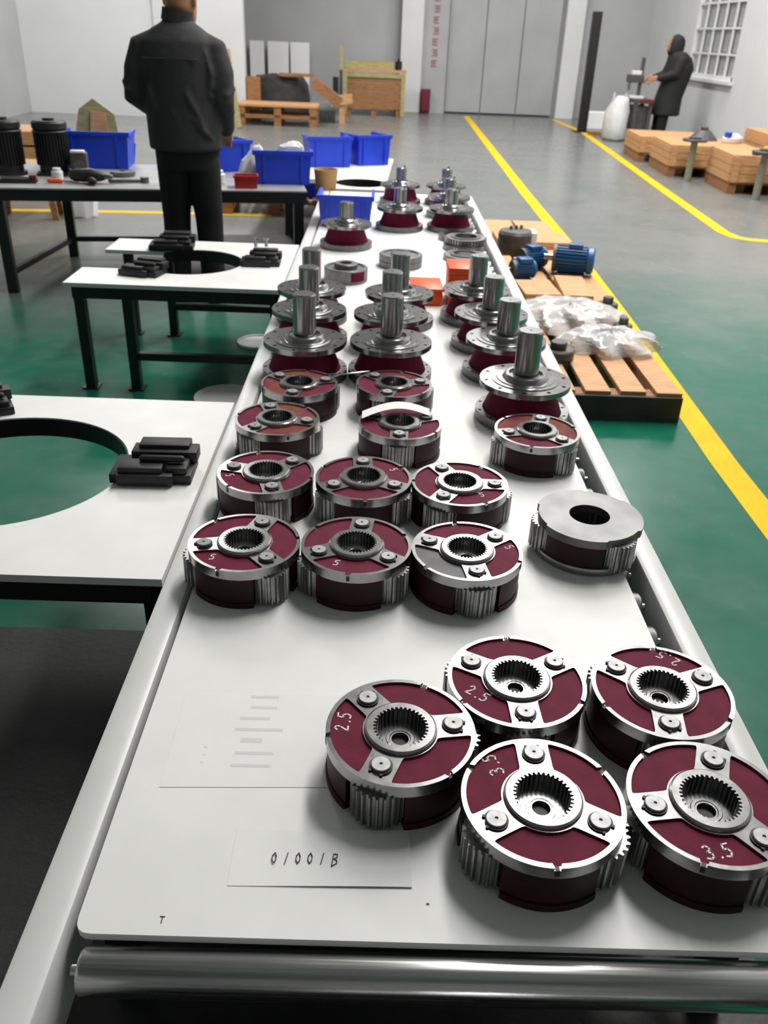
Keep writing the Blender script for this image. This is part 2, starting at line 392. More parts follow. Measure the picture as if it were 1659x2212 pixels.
loc_(MB().box(-.39, .62, .38, .42, .30, .36)).build('cross_beam', M['black_frame'], cv, smooth=0)  # extra beam added to darken the view below the front rollers
rol = MB().lathe([(1e-5, -.472), (.008, -.472), (.008, -.46), (.027, -.46), (.0300, -.455), (.0300, .455), (.027, .46), (.008, .46), (.008, .472), (1e-5, .472)], 32)
rol_me = rol.mesh('roller', M['chrome'])
for k in range(50):
    y = .643 + .118*k
    if y < 6.4: inst('roller', rol_me, cv, (.115-.11, y-3.3, .4575), (0, PI/2, 0))
inst('roller', rol_me, cv, (.115-.11, .525-3.3, .4575), (0, PI/2, 0))
bd = plate([fillet([(-.357,.665),(.552,.662),(.552,6.38),(-.357,6.38)], .022)], ZB-.012, ZB)
tag(bd.build('board', M['board'], smooth=30), 'white laminate board lying along the top of the roller conveyor', 'board')

bo_ = bpy.data.objects['board']
MB().box(-.2535, -.2470, .6898, .6915, ZB, ZB+.0004).box(-.2508, -.2494, .6810, .690, ZB, ZB+.0004).box(.0905, .0945, .7170, .7200, ZB, ZB+.0004).build('scuff_mark', M['bolt_black'], bo_, smooth=0)

# ------------------------------------------------------------------ planet carriers
RC = .113; NP = 3; pin_r = .081; gear_r = .043
def pocket(k):
    """rounded outline of the k-th painted pocket as (list of points)"""
    a0 = 2*PI*k/3; a1 = 2*PI*(k+1)/3; w2 = .0238; ro, ri = .1062, .0575
    al = math.asin(w2/ro); be = math.asin(w2/ri)
    arc_o = [(ro*math.cos(t), ro*math.sin(t)) for t in [a0+al+(a1-a0-2*al)*i/28 for i in range(29)]]
    arc_i = [(ri*math.cos(t), ri*math.sin(t)) for t in [a1-be-(a1-a0-2*be)*i/14 for i in range(15)]]
    return arc_o, arc_i
def carrier_meshes():
    D = {}
    # top plate: rim + spokes around three pockets that break out through the rim notches
    outer = []; pk = []
    dl = .036
    for k in range(3):
        a0 = 2*PI*k/3; a1 = a0 + 2*PI/3; mid = (a0+a1)/2
        ao, ai = pocket(k)
        full = fillet(ao + ai, .009, 4); pk.append(full)
        # order: start on the outer arc just before the notch, walk the pocket clockwise, return just after it
        ang = [math.atan2(p[1], p[0]) for p in full]
        def dd(a): return (a - mid + PI) % (2*PI) - PI
        rads = [math.hypot(*p) for p in full]
        n = len(full)
        io = [i for i in range(n) if rads[i] > .1055]
        before = [i for i in io if dd(ang[i]) < -dl*0.9]; after = [i for i in io if dd(ang[i]) > dl*0.9]
        ib = max(before, key=lambda i: dd(ang[i])); ia = min(after, key=lambda i: dd(ang[i]))
        # outer rim arc from previous notch to this notch
        s0 = mid - 2*PI/3 + dl; s1 = mid - dl
        outer += [(RC*math.cos(t), RC*math.sin(t)) for t in [s0 + (s1-s0)*i/40 for i in range(41)]]
        i = ib; path = [full[ib]]
        while i != ia:
            i = (i - 1) % n; path.append(full[i])
        outer += path
    bore = circ(.052, 60)
    tp = plate([outer, bore], .0825, .0875)
    tp.lathe([(.050, .0675), (.1130, .0675), (.1130, .0826), (.050, .0826)], 96)
    D['top_plate'] = tp.mesh('top_plate', M['steel'], 30)
    D['panel'] = [plate([[(p[0], p[1]) for p in pk[0]]], .0826, .0832).mesh('painted_recess', m, 0) for m in (M['paint'], M['bare'], M['paint_rust'])]
    nm = MB()   # small dark mouth of the notch
    nm.prism([(.1065*math.cos(t), .1065*math.sin(t)) for t in (-dl*.8, dl*.8)] + [(.1136*math.cos(t), .1136*math.sin(t)) for t in (dl*.8, 0, -dl*.8)], .072, .0832)
    D['notch'] = nm.mesh('rim_notch', M['bolt_black'], 0)
    # collar with the internal spline
    nt = 36; inn = teeth(.0420, .0378, nt); N = len(inn); out = circ(.0515, N)
    hb = MB()
    vs = [(x, y, .0935) for x, y in inn] + [(x, y, .0935) for x, y in out] + [(x, y, .052) for x, y in inn]
    fs = [(i, N+i, N+(i+1) % N, (i+1) % N) for i in range(N)] + [(i, (i+1) % N, 2*N+(i+1) % N, 2*N+i) for i in range(N)]
    hb.add(vs, fs)
    hb.lathe([(.0515, .0935), (.0545, .0915), (.0552, .0895), (.0545, .0885), (.0545, .0865), (.0565, .086)], N)
    D['collar'] = hb.mesh('spline_collar', M['steel'], 30)
    fl = MB().lathe([(.0455, .068), (.022, .068), (.021, .0692), (.0165, .0692), (.0155, .068), (.0132, .068), (.0132, .060)], 48)
    D['floor'] = fl.mesh('bore_floor', M['steel'], 30)
    D['hole'] = MB().cyl(.0134, .0585, .0600, 24).mesh('bore_hole', M['bolt_black'], 0)
    pn = MB().lathe([(.0148, .086), (.0148, .0925), (.0135, .0938), (.0025, .0938), (.0014, .0915), (1e-5, .0915)], 28)
    D['pin'] = pn.mesh('planet_pin', M['pin'], 30)
    cl = MB().lathe([(.0150, .0886), (.0172, .0886), (.0172, .0902), (.0150, .0902)], 26, a0=.55, a1=2*PI-.55)
    for a in (.55, -.55): cl.cyl(.0026, .0886, .0904, 10, Matrix.Translation((.0172*math.cos(a), .0172*math.sin(a), 0)))
    D['clip'] = cl.mesh('circlip', M['bolt_black'], 30)
    g = MB().prism(teeth(.0385, gear_r+.0005, 24), .006, .0672)
    D['gear'] = g.mesh('planet_gear', M['gear'], 20)
    # body pillars between the gears
    bo = MB()
    for k in range(3):
        a0 = 2*PI*k/3; a1 = a0 + 2*PI/3; st = math.radians(24.5)
        arc = [(.1105*math.cos(t), .1105*math.sin(t)) for t in [a0+st+(a1-a0-2*st)*i/18 for i in range(19)]]
        def conc(c):
            cx, cy = pin_r*math.cos(c), pin_r*math.sin(c); return cx, cy
        c1 = conc(a1); c0 = conc(a0)
        t1 = math.atan2(arc[-1][1]-c1[1], arc[-1][0]-c1[0]); 
        inner = [(.046*math.cos(t), .046*math.sin(t)) for t in (a1-.75, (a0+a1)/2, a0+.75)]
        bo.prism(arc + inner, .010, .068)
    D['body'] = bo.mesh('carrier_body', M['paint_shaded'], 30)
    def base(rad, cut=.015):
        pts = []
        for i in range(144):
            t = 2*PI*i/144; m = abs((t + PI/3) % (2*PI/3) - PI/3)
            pts.append(((rad if m > math.radians(23) else rad-cut)*math.cos(t), (rad if m > math.radians(23) else rad-cut)*math.sin(t)))
        return pts
    D['base'] = plate([base(.1128), circ(.030, 40)], 0, .0125).mesh('base_plate', M['paint_shaded'], 30)
    D['base_bare'] = plate([base(.1165, .005), circ(.0445, 60)], .070, .0885).mesh('cover_plate', M['ground'], 30)
    D['inner_dark'] = MB().lathe([(.0445, .07), (.047, .02), (.012, .02), (.010, .018), (1e-5, .018)], 48).mesh('inner_bore', M['bare'], 30)
    return D
CM = carrier_meshes()
def rota(name_me, a, r=0.0): return (r*math.cos(a), r*math.sin(a), 0), a
def carrier(x, y, ang, label, text=None, tpos=None, tdir=0.0, mats=(0, 0, 0), th=.021):
    t = thing('planet_carrier', label, 'gear carrier', (x, y, ZB), ang, 'planet carriers standing on the conveyor')
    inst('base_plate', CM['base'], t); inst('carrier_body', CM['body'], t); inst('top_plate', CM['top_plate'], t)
    inst('spline_collar', CM['collar'], t); inst('bore_floor', CM['floor'], t); inst('bore_hole', CM['hole'], t)
    for k in range(3):
        a = 2*PI*k/3
        inst('planet_gear', CM['gear'], t, (pin_r*math.cos(a), pin_r*math.sin(a), 0), a + .07*k)
        p = inst('planet_pin', CM['pin'], t, (pin_r*math.cos(a), pin_r*math.sin(a), 0), a)
        inst('circlip', CM['clip'], p, (0, 0, 0), random.uniform(-.8, .8))
        r_ = inst('painted_recess', CM['panel'][mats[k]], t, None, a)
        if mats[k] == 1: r_['label'] = 'unpainted dark grey recess'
        inst('rim_notch', CM['notch'], t, None, a + PI/3)
    if text:      # chalk figures: position and direction given in the carrier's own plan (world axes)
        o = strokes(text, th, .0024).build('chalk_mark', M['chalk'], t, smooth=0)
        o.location = (*rot2(tpos, -ang), .0834); o.rotation_euler = (0, 0, tdir - ang)
        o['label'] = 'white handwritten figures'
    return t
# x, y, pin angle, label, text ...
D2 = math.radians
PL = 'maroon and steel planet carrier '
carrier(0.056, 0.949, 0.152, PL + 'leftmost of the front five', '2.5', (-0.0870, 0.0202), 1.440, (0, 0, 0), 0.021)
carrier(0.248, 1.072, 0.557, PL + 'at the back left of the front five', '2.5', (-0.0642, -0.0363), -0.696, (0, 0, 0), 0.021)
carrier(0.483, 1.057, 0.382, PL + 'at the back right of the front five', '2.5', (0.0330, 0.0867), 2.389, (0, 0, 0), 0.021)
carrier(0.251, 0.824, -0.512, PL + 'nearest the camera, brightest of the front five', '3.5', (-0.0637, 0.0658), 1.899, (0, 0, 0), 0.021)
carrier(0.484, 0.828, -0.901, PL + 'at the front right corner, cut by the photo edge', '3.5', (-0.0120, -0.0808), 0.164, (0, 0, 0), 0.021)
carrier(-0.255, 1.471, -0.860, PL + 'left in the nearest row of three', '5', (-0.0523, -0.0566), -0.122, (0, 0, 0), 0.019)
carrier(-0.027, 1.474, -0.640, PL + 'middle of the nearest row of three', '5', (-0.0343, -0.0670), -0.294, (0, 0, 0), 0.019)
carrier(0.199, 1.467, 0.678, PL + 'right in the nearest row, one recess dark grey', '5', (0.0911, 0.0185), -1.025, (0, 1, 0), 0.019)
carrier(-0.25, 1.787, 0.806, PL + 'left in the second row of three', '5', (-0.0817, -0.0203), -1.096, (0, 0, 0), 0.019)
carrier(-0.019, 1.775, -0.474, PL + 'middle of the second row of three', '5', (0.0728, 0.0496), -1.016, (0, 0, 0), 0.019)
carrier(0.207, 1.763, -0.031, PL + 'right in the second row of three', '5', (0.0493, -0.0485), 0.268, (0, 0, 0), 0.019)
carrier(-0.259, 2.105, -0.169, PL + 'alone against the left rail, third row', mats=(2, 0, 2))
carrier(0.071, 2.105, 0.478, PL + 'with a paper strip lying on its top')
carrier(0.438, 2.084, -0.798, PL + 'in front of the nearest hub by the right rail', mats=(2, 2, 0))
carrier(-0.224, 2.372, 0.369, PL + 'against the left rail right before the hubs', mats=(2, 2, 0))
carrier(0.057, 2.394, 0.268, PL + 'in front of the middle column of hubs')

# bare steel carrier lying cover side up
t = thing('planet_carrier', 'plain unpainted steel planet carrier standing alone near the right rail', 'gear carrier', (.484, 1.628, ZB), D2(-58), 'planet carriers standing on the conveyor')
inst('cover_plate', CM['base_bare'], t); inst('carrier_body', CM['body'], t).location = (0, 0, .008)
inst('inner_bore', CM['inner_dark'], t)
MB().lathe([(.05, 0), (.1135, 0), (.1145, .002), (.1145, .016), (.1135, .018), (.05, .018)], 96).build('lower_ring', M['gear'], t)
for k in range(3):
    a = 2*PI*k/3; inst('planet_gear', CM['gear'], t, (.084*math.cos(a), .084*math.sin(a), .006), a)

# ------------------------------------------------------------------ flanged output hubs
def hub_meshes():
    D = {}
    holes = lambda n, r, hr: [circ(hr, 10, r*math.cos(2*PI*k/n), r*math.sin(2*PI*k/n)) for k in range(n)]
    b = plate([circ(.1385, 96), circ(.06, 48)] + holes(12, .129, .0055), .010, .030)
    b.lathe([(.06, 0), (.136, 0), (.1385, .0025), (.1385, .0101)], 96)
    D['base'] = b.mesh('base_flange', M['steel_dark'], 30)
    D['cone'] = MB().lathe([(.118, .030), (.116, .034), (.110, .050), (.098, .080), (.094, .104)], 72).mesh('housing_cone', M['paint'], 40)
    f = plate([circ(.1335, 96), circ(.05, 48)] + holes(10, .118, .0062), .108, .124)
    f.lathe([(.05, .1085), (.094, .1000), (.1, .100), (.104, .104), (.128, .104), (.1335, .1085)], 96)
    D['flange'] = f.mesh('top_flange', M['steel'], 30)
    D['holes'] = MB().mesh if False else None
    c = MB().lathe([(.100, .124), (.100, .1265), (.086, .1265), (.084, .129), (.068, .129), (.066, .133), (.062, .140), (.058, .1425), (.050, .1425), (.049, .134), (.036, .134)], 72)
    D['cap'] = c.mesh('bearing_cap', M['steel'], 30)
    hd = MB()
    for k in range(10): hd.cyl(.0063, .1085, .1125, 10, Matrix.Translation((.118*math.cos(2*PI*k/10), .118*math.sin(2*PI*k/10), 0)))
    D['bottoms'] = hd.mesh('bolt_hole', M['bolt_black'], 0)
    for h, nm in ((.272, 's'), (.255, 'm')):
        s = MB().lathe([(.0385, .13), (.0385, .137), (.0365, .139), (.0365, h-.004), (.0335, h), (.004, h), (.002, h-.004), (1e-5, h-.004)], 40)
        D['shaft_'+nm] = s.mesh('output_shaft', M['shaft'], 30)
    s = MB().lathe([(.040, .13), (.040, .140), (.036, .143), (.036, .222), (.033, .226), (.004, .226), (.002, .222), (1e-5, .222)], 40)
    D['shaft_far'] = s.mesh('output_shaft', M['shaft'], 30)
    D['key'] = MB().box(.0355, .0375, -.006, .006, .17, .235).mesh('key', M['steel_dark'], 0)
    return D
HM = hub_meshes()
def hub(x, y, label, kind='s', ang=0.0):
    t = thing('flanged_hub', label, 'gearbox hub', (x, y, ZB), ang, 'flanged output hubs standing on the conveyor')
    for n, k in (('base_flange', 'base'), ('housing_cone', 'cone'), ('top_flange', 'flange'), ('bearing_cap', 'cap'), ('bolt_hole', 'bottoms'), ('output_shaft', 'shaft_'+kind)):
        inst(n, HM[k], t)
    inst('shaft_key', HM['key'], t, None, 0.6)
    return t
hub(-.233, 2.672, 'flanged steel hub with shaft, nearest in the left column of hubs', 's', .1)
hub(.048, 2.69, 'flanged steel hub with shaft, nearest in the middle column of hubs', 's', .3)
hub(-.246, 3.02, 'flanged steel hub with shaft, second from the front in the left column', 's', .5)
hub(.050, 3.0, 'flanged steel hub with shaft, second from the front in the middle column', 's', .2)
hub(-.258, 3.305, 'flanged steel hub with shaft, third in the left column', 's', .0)
hub(.083, 3.285, 'flanged steel hub with shaft, third in the middle column beside the low orange box', 's', .4)
hub(.443, 2.372, 'flanged steel hub with shaft, nearest of those along the right rail', 's', .15)
hub(.434, 2.752, 'flanged steel hub with shaft, second in the column along the right rail', 'm', .3)
hub(.416, 3.05, 'flanged steel hub with shaft, third in the column along the right rail', 'm', .5)
hub(.393, 3.375, 'flanged steel hub with shaft, fourth along the right rail', 'm', .0)
def far_hub(x, y, label, ang=0.0):
    t = hub(x, y, label, 'far', ang); return t
far_hub(-.178, 4.62, 'short shafted hub with maroon cone standing in front of the blue bin', .2)
far_hub(.112, 5.14, 'short shafted hub with maroon cone standing right of the blue bin', .4)
far_hub(.412, 5.17, 'short shafted hub with maroon cone near the right rail behind the gear rings', .1)
far_hub(.128, 6.0, 'farthest short shafted hub in the middle at the conveyor end', .3)
far_hub(.432, 6.02, 'farthest short shafted hub by the right rail at the conveyor end', .6)
far_hub(.425, 5.58, 'short shafted hub by the right rail, second from the conveyor end', .2)

# gear rings and rings at mid length
gear_ring = plate([teeth(.104, .112, 40), circ(.058, 48)], 0, .026).mesh('toothed_ring', M['gear'], 25)
ring_lip = MB().lathe([(.060, .026), (.082, .026), (.082, .031), (.060, .031)], 48).mesh('raised_lip', M['steel'], 30)
for (x, y, z, lab) in ((.440, 4.42, 0, 'toothed steel ring lying lowest behind the tall orange box'),
                       (.452, 4.66, 0, 'toothed steel ring lying on the board, bottom of the pair by the right rail'),
                       (.462, 4.69, .032, 'toothed steel ring on top of another ring by the right rail'),
                       (.440, 4.90, 0, 'toothed steel ring lying just in front of the maroon cone hub')):
    t = thing('gear_ring', lab, 'gear', (x, y, ZB+z), random.random(), 'gear rings stacked by the right rail')
    inst('toothed_ring', gear_ring, t); inst('raised_lip', ring_lip, t)
t = thing('bearing_ring', 'plain round steel ring with a centre boss behind the middle shafts', 'ring', (.106, 4.237, ZB))
MB().lathe([(.045, 0), (.103, 0), (.1065, .003), (.1065, .028), (.104, .030), (.1065, .032), (.1065, .057), (.103, .060), (.085, .060), (.083, .054), (.050, .054)], 72).build('outer_ring', M['steel_dark'], t)
MB().lathe([(.050, .05), (.050, .066), (.047, .068), (.025, .068), (.024, .05)], 48).build('centre_boss', M['steel'], t)
t = thing('bearing_ring', 'round steel ring with a maroon patch and raised cap behind the left shafts', 'ring', (-.150, 3.925, ZB))
MB().lathe([(.05, 0), (.097, 0), (.100, .003), (.100, .058), (.097, .061), (.084, .061), (.082, .055), (.052, .055)], 72).build('outer_ring', M['steel_dark'], t)
MB().lathe([(.054, .05), (.054, .074), (.050, .078), (.028, .078), (.026, .06), (1e-5, .06)], 48).build('raised_cap', M['steel_dark'], t)
MB().lathe([(.1005, .012), (.1012, .013), (.1012, .052), (.1005, .053)], 12, a0=-1.3, a1=-.55).build('paint_patch', M['paint'], t)

tag(MB().tube([(-.145, 2.425, .5965), (-.09, 2.43, .5972), (-.02, 2.462, .5965)], .0025, 8).build('steel_wire', M['steel']), 'thin steel wire lying across two carriers in front of the hubs', 'wire')
# orange parts boxes
def tray(name, label, x, y, z, wx, dy, h, rz, m, cat='box', group=None, wall=.006):
    t = thing(name, label, cat, (x, y, z), rz, group)
    b = MB(); tp = .94
    pts0 = [(-wx/2*tp, -dy/2*tp), (wx/2*tp, -dy/2*tp), (wx/2*tp, dy/2*tp), (-wx/2*tp, dy/2*tp)]
    pts1 = [(-wx/2, -dy/2), (wx/2, -dy/2), (wx/2, dy/2), (-wx/2, dy/2)]
    ins = lambda P: [(p[0]-math.copysign(wall, p[0]), p[1]-math.copysign(wall, p[1])) for p in P]
    vs = [(*p, 0) for p in pts0] + [(*p, h) for p in pts1] + [(*p, h) for p in ins(pts1)] + [(*p, wall) for p in ins(pts0)]
    fs = [(3,2,1,0)] + [(i, (i+1) % 4, 4+(i+1) % 4, 4+i) for i in range(4)] + [(4+i, 4+(i+1) % 4, 8+(i+1) % 4, 8+i) for i in range(4)] + [(8+i, 8+(i+1) % 4, 12+(i+1) % 4, 12+i) for i in range(4)] + [(12,13,14,15)]
    b.add(vs, fs).build('box_body', m, t, smooth=0, bevel=.002)
    r = MB(); e = .006
    r.box(-wx/2-e, wx/2+e, -dy/2-e, -dy/2, h-.012, h).box(-wx/2-e, wx/2+e, dy/2, dy/2+e, h-.012, h).box(-wx/2-e, -wx/2, -dy/2, dy/2, h-.012, h).box(wx/2, wx/2+e, -dy/2, dy/2, h-.012, h)
    r.build('rim', m, t, smooth=0)
    return t
def lidbox(label, x, y, wx, dy, h, rz):
    t = thing('parts_box', label, 'box', (x, y, ZB), rz)
    MB().box(-wx/2, wx/2, -dy/2, dy/2, 0, h*.82).build('box_body', M['orange'], t, bevel=.004)
    MB().box(-wx/2-.003, wx/2+.003, -dy/2-.003, dy/2+.003, h*.82, h).build('lid', M['orange'], t, bevel=.004)
lidbox('low orange box on the board right of the middle shafts', .205, 3.64, .13, .19, .072, .03)
lidbox('tall orange box standing in front of the toothed rings', .352, 3.655, .115, .17, .155, .0)

# ------------------------------------------------------------------ papers
def sheet(name, label, pts, m, th=.0008):
    return tag(plate([pts], 0, th).build(name, m, smooth=0), label, 'paper')
p1 = thing('paper_sheet', 'large white printed sheet under the left front carrier', 'paper', (-.155, 1.01, ZB+.0004), .01)
MB().prism([(-.150, -.105), (.150, -.098), (.150, .105), (-.150, .105)], 0, .0003).build('sheet', M['paper'], p1, smooth=0)
pr = MB()
rnd = random.Random(3)
for k in range(7):
    yy = -.062 + k*.026
    pr.box(-.045 + rnd.uniform(-.01, .01), .01 + rnd.uniform(-.02, .02), yy, yy + (.006 if k != 2 else .010), .0003, .0005)
for k in range(3): pr.box(-.098, -.093, -.055+k*.016, -.053+k*.016, .0003, .0005)
pr.build('printed_lines', M['print'], p1, smooth=0)
p2 = thing('paper_label', 'white paper strip with the handwritten number 01001B', 'paper', (-.052, .786, ZB+.0004), .015)
cu = MB(); nx = 12
for k in range(nx):
    x0 = -.124 + .248*k/nx; x1 = -.124 + .248*(k+1)/nx
    f = lambda x: .0022*(1 - math.cos((x+.124)*16))*.5
    cu.add([(x0,-.046,f(x0)),(x1,-.046,f(x1)),(x1,.046,f(x1)),(x0,.046,f(x0)),(x0,-.046,f(x0)+.0003),(x1,-.046,f(x1)+.0003),(x1,.046,f(x1)+.0003),(x0,.046,f(x0)+.0003)],
           [(0,3,2,1),(4,5,6,7),(0,1,5,4),(2,3,7,6)] + ([(3,0,4,7)] if k == 0 else []) + ([(1,2,6,5)] if k == nx-1 else []))
cu.build('sheet', M['paper'], p2, smooth=40)
o = strokes('01001B', .0165, .0014, 1.0).build('handwriting', M['ink'], p2, smooth=0); o.location = (-.020, -.003, .0026); o['label'] = 'handwritten number 01001B'
p3 = thing('paper_sheet', 'white curved paper strip lying across the top of a carrier', 'paper', (.080, 2.150, ZB+.095), .0)
cu = MB(); n = 14
for k in range(n):
    def q(i):
        u = i/n; x = -.112 + .185*u; return x, -.050 + .050*math.sin(PI*min(1, u*1.05)*.75) , .001 + .012*math.sin(PI*u)
    (xa, ya, za), (xb, yb, zb) = q(k), q(k+1); wd = .05
    cu.add([(xa,ya,za),(xb,yb,zb),(xb,yb+wd,zb),(xa,ya+wd,za),(xa,ya,za+.0006),(xb,yb,zb+.0006),(xb,yb+wd,zb+.0006),(xa,ya+wd,za+.0006)], [(0,3,2,1),(4,5,6,7),(0,1,5,4),(2,3,7,6)])
cu.build('sheet', M['paper'], p3, smooth=40)

# ------------------------------------------------------------------ turntable side tables with black clamp blocks
def side_table(label, x0, x1, y0, y1, hx, hy, hr, sl, leg_in):
    t = thing('ring_table', label, 'table', ((x0+x1)/2, (y0+y1)/2, 0)); cx, cy = (x0+x1)/2, (y0+y1)/2
    a = math.asin(sl/hr); arc = [(hx + hr*math.cos(q), hy + hr*math.sin(q)) for q in [-(PI-a) + (2*(PI-a))*i/60 for i in range(61)]]
    pts = [(x0, y0), (x1, y0), (x1, y1), (x0, y1), (x0, hy+sl)] + arc[::-1] + [(x0, hy-sl)]
    loc_(plate([pts], ZB-.018, ZB), -cx, -cy).build('table_top', M['board'], t, smooth=30)
    ed = MB()
    for p, q in zip(arc[:-1], arc[1:]): ed.bar((*p, ZB-.030), (*q, ZB-.030), .006, .052)
    loc_(ed, -cx, -cy).build('hole_edging', M['black_frame'], t)
    f = MB(); i = .03
    for (p, q) in (((x0+i, y0+i), (x1-i, y0+i)), ((x0+i, y1-i), (x1-i, y1-i)), ((x1-i, y0+i), (x1-i, y1-i))): f.bar((*p, ZB-.045), (*q, ZB-.045), .04, .05)
    loc_(f, -cx, -cy).build('table_frame', M['black_frame'], t, smooth=0)
    for px in [x0+q for q in leg_in] + [x1-i]:
        for py in (y0+.05, y1-.05):
            loc_(MB().box(px-.022, px+.022, py-.022, py+.022, 0, ZB-.02), -cx, -cy).build('leg', M['black_frame'], t, smooth=0)
            loc_(MB().box(px-.035, px+.035, py-.035, py+.035, 0, .008), -cx, -cy).build('foot_pad', M['black_frame'], t, smooth=0)
    for py in (y0+.05, y1-.05) if len(leg_in) > 1 else ():
        loc_(MB().bar((x0+leg_in[-1], py, .16), (x1-i, py, .16), .03, .035), -cx, -cy).build('stretcher', M['black_frame'], t, smooth=0)
    return t
side_table('white table with a round cut-out beside the conveyor, nearest to the camera', -1.375, -.427, 1.452, 2.412, -.945, 1.938, .312, .22, (.05,))
side_table('white table with a round cut-out beside the conveyor, in front of the standing man', -1.375, -.427, 3.70, 4.61, -.91, 4.16, .25, .182, (.05, .262))
clamp_parts = [
    ('clamp_base', MB().box(-.095, .095, -.055, .055, 0, .024).box(-.075, .055, -.072, -.05, .004, .03)),
    ('clamp_jaw', MB().box(-.055, .100, .012, .066, .022, .052).box(-.040, .080, .030, .078, .030, .062)),
    ('clamp_slide', MB().box(-.072, .030, -.060, -.006, .022, .044).box(.036, .085, -.050, .010, .022, .040)),
    ('clamp_screw', MB().tube([(-.02, -.02, .05), (.07, -.02, .05)], .009, 10))]
clamp_me = [(n, b.mesh(n, M['black_block'], 30, .003)) for n, b in clamp_parts]
def clamp(label, x, y, rz, s=1.0):
    t = thing('clamp_block', label, 'clamp', (x, y, ZB), rz, 'black clamp blocks around the table cut-outs')
    for n, me in clamp_me: inst(n, me, t, scale=(s, s, s))
    return t
clamp('black clamp block on the nearest white table, right of its cut-out', -.552, 1.925, .03, 1.06)
clamp('black clamp block at the far left of the nearest table, cut by the photo edge', -1.145, 2.27, .5)
clamp('black clamp block on the left front of the farther white table', -1.075, 3.90, -.25)
clamp('black clamp block on the right of the farther white table, with bright screws', -.572, 4.165, .03)
clamp('tallest black clamp block at the back of the farther table by the man', -1.055, 4.42, .1, 1.15)
for k, x in enumerate((-.60, -.55)):
    tag(MB().cyl(.008, 0, .03, 10).cyl(.013, .03, .04, 6).build('bolt', M['steel'], loc=(x, 4.21+.01*k, ZB+.0715)), 'small bright bolt standing on the right clamp block, ' + ('left one' if k == 0 else 'right one'), 'bolt')

# end table beyond the conveyor
t = thing('ring_table', 'white table with a dark round cut-out beyond the conveyor end', 'table', (-.35, 7.4, 0))
loc_(plate([[(-.36, 6.50), (.02, 6.50), (.10, 8.28), (-.85, 8.2), (-.85, 6.90), (-.36, 6.90)], circ(.2, 48, -.15, 6.80)], ZB-.02, ZB), .35, -7.4).build('table_top', M['board'], t, smooth=30)
e = MB()
for k in range(48):
    a, b = 2*PI*k/48, 2*PI*(k+1)/48
    e.bar((-.15+.2*math.cos(a), 6.80+.2*math.sin(a), ZB-.04), (-.15+.2*math.cos(b), 6.80+.2*math.sin(b), ZB-.04), .012, .078)
loc_(e, .35, -7.4).build('hole_edging', M['black_frame'], t)
loc_(MB().box(-.32, .0, 6.54, 7.1, .18, .2), .35, -7.4).build('under_shelf', M['black_frame'], t, smooth=0)
for x in (-.32, -.02):
    for y in (6.55, 7.7): loc_(MB().box(x-.02, x+.02, y-.02, y+.02, 0, .48), .35, -7.4).build('leg', M['black_frame'], t, smooth=0)

# ------------------------------------------------------------------ black steel work bench
BZ = .625; bA = math.radians(9.5)
bench = thing('work_bench', 'black framed work bench with grey steel top behind the man', 'bench', (-2.30, 5.27, 0), bA)
BW, BD = 1.86, 1.02
MB().box(-.5, BW, -.03, BD, BZ-.012, BZ).build('bench_top', M['desk_top'], bench, smooth=0, bevel=.003)
MB().box(-.5, BW, -.025, .02, BZ-.075, BZ-.013).box(-.5, BW, BD-.05, BD, BZ-.075, BZ-.013).build('apron', M['black_frame'], bench, smooth=0)
BW = 1.86
for x0_ in (.03, BW-.05):
    for y in (.01, BD-.03):
        x = x0_ + (.22 if y > .5 and x0_ < .5 else 0)
        MB().box(x-.03, x+.03, y-.03, y+.03, 0, BZ-.02).build('leg', M['black_frame'], bench, smooth=0)
MB().bar((.03, .01, .12), (.25, BD-.03, .12), .03, .035).build('stretcher', M['black_frame'], bench, smooth=0)
MB().bar((BW-.05, .01, .12), (BW-.05, BD-.03, .12), .03, .035).build('stretcher', M['black_frame'], bench, smooth=0)
MB().bar((.25, BD-.03, .12), (BW-.05, BD-.03, .12), .03, .035).build('stretcher', M['black_frame'], bench, smooth=0)
MB().box(1.02, BW-.05, .35, BD-.05, .135, .155).build('under_shelf', M['black_frame'], bench, smooth=0)
MB().box(.99, 1.05, BD-.06, BD-.0, 0, BZ-.02).build('leg', M['black_frame'], bench, smooth=0)
def on_bench(u, v): # bench local -> world
    p = rot2((u, v), bA); return p[0]-2.30, p[1]+5.27
# motors standing on the bench
mb = MB().cyl(.108, .0, .020, 40).cyl(.090, .020, .060, 36).prism(teeth(.092, .104, 34), .06, .25).cyl(.108, .25, .262, 40, c=.004).cyl(.106, .262, .318, 40, c=.012)
motor_me = mb.mesh('motor_body', M['motor'], 25)
tbox = MB().box(.085, .135, -.05, .05, .10, .20).mesh('terminal_box', M['motor'], 0, .006)
mcap = MB().cyl(.035, .318, .332, 24).mesh('fan_cap', M['motor'], 30)
mflange = MB().box(-.10, .10, -.09, .09, 0, .016).mesh('foot_flange', M['motor'], 0, .004)
for (x, y, r, lab) in ((-2.37, 5.76, 1.9, 'black finned motor standing at the left end of the bench'), (-2.10, 5.82, 1.6, 'black finned motor standing on the bench left of the blue bin')):
    t = thing('electric_motor', lab, 'motor', (x, y, BZ), r, 'two black motors on the bench')
    inst('motor_body', motor_me, t); inst('terminal_box', tbox, t); inst('fan_cap', mcap, t); inst('foot_flange', mflange, t)
